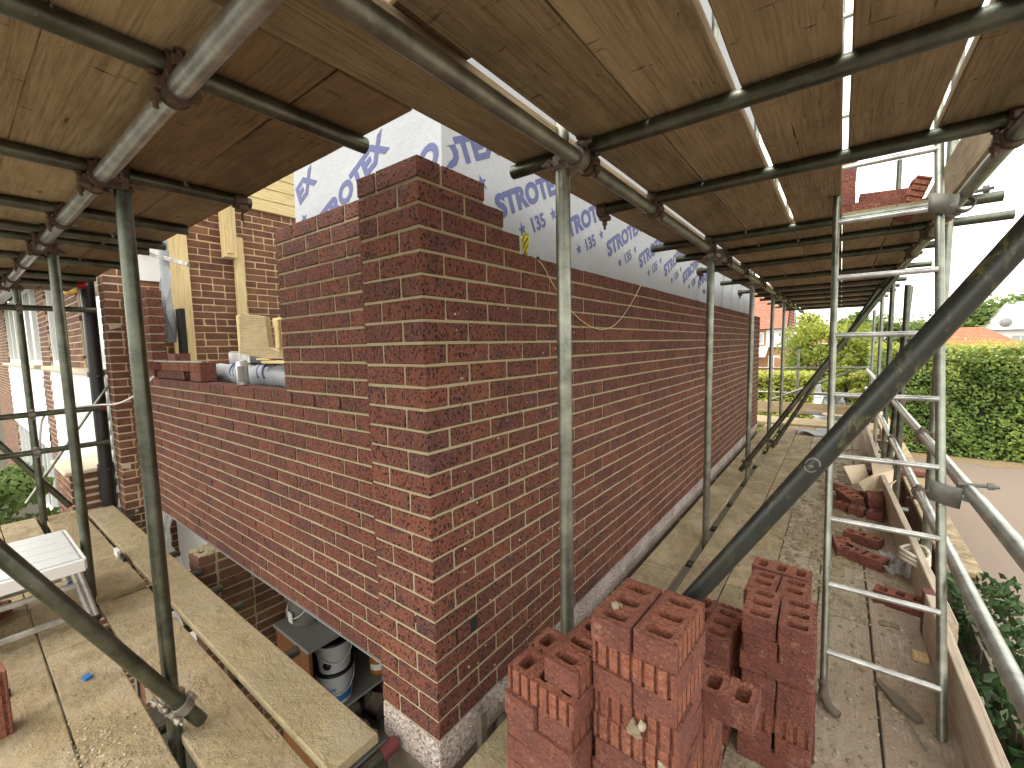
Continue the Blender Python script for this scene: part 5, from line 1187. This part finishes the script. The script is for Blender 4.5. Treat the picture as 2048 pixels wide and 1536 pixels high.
def tree(name, base, H, r, cz, n, mat, label, leaf=.25, squash=.8, seed=0, trunk_r=.18, clumps=26, group=None):
    rn = random.Random(seed); bx_, by_, bz_ = base; root = thing(name, base, label, 'tree' if 'tree' in name else 'bush', group)
    C = []
    for i in range(clumps):
        a = rn.uniform(0, 6.28); e = rn.uniform(-.75, 1.); q = rn.uniform(.45, .95)
        C.append((bx_ + r*q*math.cos(a)*math.sqrt(max(0, 1-e*e*.8)), by_ + r*q*math.sin(a)*math.sqrt(max(0, 1-e*e*.8)), bz_ + cz + e*(H-cz)*.85*squash*q + 0, rn.uniform(.22, .42)*r))
    gg = Geo()
    gg.path([(bx_, by_, bz_), (bx_+.03*r, by_, bz_+cz*.4), (bx_-.02*r, by_, bz_+cz*.9)], [trunk_r, trunk_r*.8, trunk_r*.45], 10)
    for c in C[:14]: gg.path([(bx_, by_, bz_+cz*rn.uniform(.45, .85)), ((bx_+c[0])/2, (by_+c[1])/2, (bz_+cz*.75+c[2])/2+.1), c[:3]], [trunk_r*.35, trunk_r*.22, trunk_r*.08], 6)
    gg.build('trunk', M['bark'], root)
    gg = Geo()
    def cf():
        c = rn.choice(C); d = Vector((rn.gauss(0, 1), rn.gauss(0, 1), rn.gauss(0, 1))).normalized(); rr = c[3]*rn.random()**.45
        p = Vector(c[:3]) + Vector((d.x*rr, d.y*rr, d.z*rr*.75)); return tuple(p), tuple(d*.8)
    cloud(gg, cf, n, leaf, (0, 0, .45), lambda c: .38 + .35*noise.noise((c[0]*.9, c[1]*.9, c[2]*.9)) + .12*(c[2]-bz_-cz)/max(.1, H-cz))
    gg.build('crown', M[mat], root); return root
tree('oak_tree', (13.6, 66, GZ), 7.6, 5.6, 4.6, 8500, 'leaf_tree', 'large round green tree rising behind the white house', .50, .9, 3, .35, 34)
tree('oak_tree', (19.5, 72, GZ), 7.9, 5.5, 4.8, 5000, 'leaf_tree', 'green tree at the right edge behind the white house', .5, .9, 4, .35, 26)
tree('small_tree', (6.1, 50, GZ), 5.2, 1.9, 3.6, 1800, 'leaf_tree', 'small green treetop showing between the tubes and the black brace', .3, .9, 5, .15, 14)
tree('acacia_tree', (.55, 21.6, GZ), 5.1, 1.75, 3.1, 8200, 'leaf_lime', 'yellow green feathery tree beyond the end of the deck', .17, 1., 6, .12, 34)
tree('acacia_tree', (2.5, 23.5, GZ), 5.6, 1.6, 3.3, 5500, 'leaf_tree', 'darker green tree just right of the yellow green one', .18, 1., 8, .12, 26)
tree('round_bush', (1.35, 19.2, GZ), 3.0, .8, 2.1, 5200, 'leaf_lime', 'bright lime bush below the yellow green tree', .13, .9, 9, .08, 20)
tree('round_bush', (2.15, 18.4, GZ), 3.1, .85, 1.7, 4200, 'leaf_top', 'pale shoots of bush at the left end of the tall hedge', .13, .95, 10, .08, 18)
tree('round_bush', (1.95, 16.6, GZ), 2.3, .50, 1.1, 3200, 'leaf_hedge', 'dark leafy bush in front of the hedge end by the cars', .11, 1., 21, .06, 16)
fb = tree('flowering_bush', (-.2, 23.2, GZ), 3.15, .5, 2.8, 700, 'leaf_pink', 'bush of bright pink blossom beyond the deck end', .13, .8, 12, .05, 9)
tree('garden_shrub', (-.9, 21.5, GZ), 2.6, .7, 1.7, 1500, 'leaf_tree', 'grey green garden shrub with flowers left of the pink blossom', .12, .8, 13, .05, 12)
tree('garden_shrub', (-7.6, -.98, GZ), 2.75, .85, 1.5, 5200, 'leaf_tree', 'bright green shrub below the white windows at the left', .11, 1., 14, .05, 20)
tree('garden_shrub', (-6.6, -1.75, GZ), 1.5, .8, .7, 2400, 'leaf_ivy', 'dark low shrub below the end rails at the left', .10, 1., 15, .05, 16)
lh = thing('low_hedge', (-.5, 15, GZ), 'low bright yellow green hedge beyond the far guard rails', 'hedge')
g = Geo()
def lhf():
    x = random.uniform(-3.0, .50); s_ = random.random()
    if s_ < .6: p = (x, 14.6 + .12*noise.noise((x*2, s_*9, 0)) + random.uniform(0, .2), random.uniform(GZ, .27)); return p, (0, -.7, .2)
    return (x, 14.6 + random.random()*1.3, .27 + .1*noise.noise((x*2, s_*9, 1)) + random.uniform(-.12, .1)), (0, 0, .8)
cloud(g, lhf, 9500, .13, (0, 0, .5), lambda c: .55 + .45*noise.noise((c[0]*2.2, c[1]*2.2, c[2]*2.2)) + .1*c[2]); g.build('leaves', M['leaf_top'], lh)
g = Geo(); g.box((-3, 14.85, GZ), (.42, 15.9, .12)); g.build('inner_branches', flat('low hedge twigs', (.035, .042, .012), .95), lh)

# ------------------------------------------------------------------ houses across the road
def fhouse(label, x0, x1, y0, y1, eave, ridge, wall, roof, over=.3):
    h = thing('house', ((x0+x1)/2, (y0+y1)/2, GZ), label, 'house'); g = Geo(); g.box((x0, y0, GZ), (x1, y1, eave)); g.build('wall', M[wall], h)
    g = Geo(); ym = (y0+y1)/2; rid = [(x0+1.2, ym, ridge), (x1-1.2, ym, ridge)]
    e = [(x0-over, y0-over, eave), (x1+over, y0-over, eave), (x1+over, y1+over, eave), (x0-over, y1+over, eave)]
    g.add(e + rid, [(0, 1, 5, 4), (1, 2, 5), (2, 3, 4, 5), (3, 0, 4), (3, 2, 1, 0)]); g.build('roof', M[roof], h)
    g = Geo(); g.cbox((x0-over-.02, y0-over-.08, eave-.06), (x1+over+.02, y0-over+.02, eave+.06), .02); g.build('gutter', M['white'], h); return h
def fwin(h, x0, x1, y, z0, z1):
    g = Geo(); g.box((x0, y-.06, z0), (x1, y-.002, z1)); f = g.build('window', M['white'], h); g = Geo(); m = (x0+x1)/2
    for a, b in ((x0+.06, m-.03), (m+.03, x1-.06)): g.box((a, y-.075, z0+.06), (b, y-.061, z1-.06))
    g.build('pane', M['glass'], f)
M['pale_roof'] = flat('pale grey roof', (.46, .47, .48), .7)
h1 = thing('house', (-4.5, 37, GZ), 'orange brick house with hung red tiles and white gable, past the wall end', 'house')
g = Geo(); g.box((-9, 34.6, GZ), (-2.0, 41, .87)); g.build('wall', M['orange_brick'], h1)
g = Geo(); g.box((-3.15, 34.5, .87), (-1.98, 41, 2.15)); g.build('white_panel', flat('pale grey render', (.62, .65, .68), .8), h1)
g = Geo(); g.box((-9, 34.58, .87), (-3.152, 41, 2.2)); g.build('upper_wall', M['orange_brick'], h1)
g = Geo(); g.prism([(-9.2, 34.2, 2.2), (-9.2, 37.5, 5.6), (-9.2, 41.2, 2.2)], (7.3, 0, 0)); g.build('roof', M['hang_tile'], h1)
g = Geo(); g.prism([(-1.88, 34.15, 2.15), (-1.88, 37.5, 5.7), (-1.88, 41.25, 2.15), (-1.88, 37.5, 5.3)], (.06, 0, 0)); g.build('bargeboard', M['dark'], h1)
g = Geo(); g.box((-1.95, 34.49, 2.152), (-3.2, 34.56, 2.25)); g.box((-3.2, 34.46, .84), (-1.95, 34.499, .90)); g.tube((-2.05, 34.42, GZ), (-2.05, 34.42, 2.2), .05); g.build('downpipe', M['black_plastic'], h1)
fwin(h1, -4.1, -3.3, 34.57, 1.1, 1.95); fwin(h1, -3.0, -2.3, 34.59, -.9, .3)
g = Geo(); g.prism([(-4.6, 33.0, .25), (-3.0, 33.0, .25), (-3.0, 34.55, .85), (-4.6, 34.55, .85)], (0, 0, .1)); g.build('porch_roof', M['white_clad'], h1)
h2 = fhouse('long low bungalow roof of pale orange tiles behind the tall hedge', 4.6, 10.6, 42, 49, .55, 2.05, 'white_clad', 'roof_tile', .4)
h3 = fhouse('white rendered house with grey roof behind the hedge at the right edge', 12.6, 22, 58, 66, 1.95, 4.6, 'white_clad', 'pale_roof', .5)
fwin(h3, 13.4, 14.6, 58, .2, 1.4); fwin(h3, 15.4, 16.8, 58, .2, 1.4)
g = Geo(); g.lathe([(0, 0), (.3, .04), (.42, .14)], (0, 0, 0), 20); g.v = [(12.9 + x, 57.3 + z*1.0, 2.55 + y) for x, y, z in g.v]; g.build('satellite_dish', M['plaster'], h3)
h4 = fhouse('distant cream house with low roof beyond the pink blossom', -1.9, .9, 44, 50, 1.0, 2.1, 'render', 'roof_tile', .3); fwin(h4, -1.2, -.2, 44, -.3, .6)
rw = Geo()
rw.box((-1.6, 24.8, GZ), (1.6, 25.1, .48)); tag(rw.build('red_garden_wall', M['orange_brick']), 'red brick garden wall behind the pink blossom', 'wall')
# ------------------------------------------------------------------ parked cars
def car(x, y, yaw, label):
    c = thing('parked_car', (x, y, GZ), label, 'car', 'cars parked beyond the deck end'); mx = Matrix.Translation((x, y, GZ)) @ Matrix.Rotation(R(yaw), 4, 'Z')
    def T(g): g.v = [tuple(mx @ Vector(v)) for v in g.v]; return g
    sec = [(-2.05, .42, .62, .80), (-2.0, .35, .95, .84), (-1.45, .30, 1.03, .87), (-.6, .28, 1.0, .88), (.9, .28, .96, .88), (1.75, .30, .86, .84), (2.05, .40, .66, .78)]
    g = Geo(); rings = []
    for x_, z0, z1, w in sec: rings += [(x_, -w, z0), (x_, -w, (z0+z1)/2+.06), (x_, -w*.93, z1), (x_, w*.93, z1), (x_, w, (z0+z1)/2+.06), (x_, w, z0)]
    n = len(sec); g.add(rings, [(i*6+k, i*6+(k+1) % 6, (i+1)*6+(k+1) % 6, (i+1)*6+k) for i in range(n-1) for k in range(6)] + [(5, 4, 3, 2, 1, 0), tuple((n-1)*6+k for k in range(6))], 0, True); T(g).build('body', M['car_white'], c)
    g = Geo(); cs = [(-1.75, 1.0, .80, .80), (-1.25, 1.42, .66, .66), (.1, 1.47, .66, .66), (1.0, .97, .80, .80)]
    rings = []
    for x_, z, w, _ in cs: rings += [(x_, -w, z), (x_, w, z)]
    g.add([(-1.8, -.82, .98), (1.05, -.82, .95), (.15, -.64, 1.44), (-1.2, -.64, 1.42), (-1.8, .82, .98), (1.05, .82, .95), (.15, .64, 1.44), (-1.2, .64, 1.42)], [(0, 1, 2, 3), (7, 6, 5, 4), (1, 5, 6, 2), (4, 0, 3, 7)]); T(g).build('windows', M['glass'], c)
    g = Geo(); g.cbox((-1.24, -.66, 1.42), (.18, .66, 1.475), .03)
    for s_ in (-1, 1):
        for a, b in (((-1.8, .83*s_, .98), (-1.22, .65*s_, 1.43)), ((1.06, .83*s_, .95), (.16, .65*s_, 1.45)), ((-.4, .84*s_, .98), (-.45, .66*s_, 1.44))): g.tube(a, b, .035, n=8)
    T(g).build('roof', M['car_white'], c)
    for s_ in (-1, 1):
        g = Geo(); g.cbox((-2.04, s_*.58-.17, .70), (-1.90, s_*.58+.17, .93), .03); T(g).build('tail_lamp', M['car_red'], c)
        for x_ in (-1.3, 1.3):
            g = Geo(); g.tube((x_, s_*.70, .32), (x_, s_*.885, .32), .32, n=24); g.tube((x_, s_*.886, .32), (x_, s_*.892, .32), .21, n=20, mi=1); T(g).build('wheel', [M['black_plastic'], M['alu']], c)
    g = Geo(); g.box((-2.075, -.26, .56), (-2.06, .26, .67)); T(g).build('number_plate', M['white'], c)
    return c
car(.62, 20.2, 62, 'silver white car parked beyond the deck end, red lamp toward us'); car(1.5, 24.2, 40, 'second pale car parked farther back behind the first'); car(-2.6, 30.5, 10, 'pale car parked outside the orange brick house')
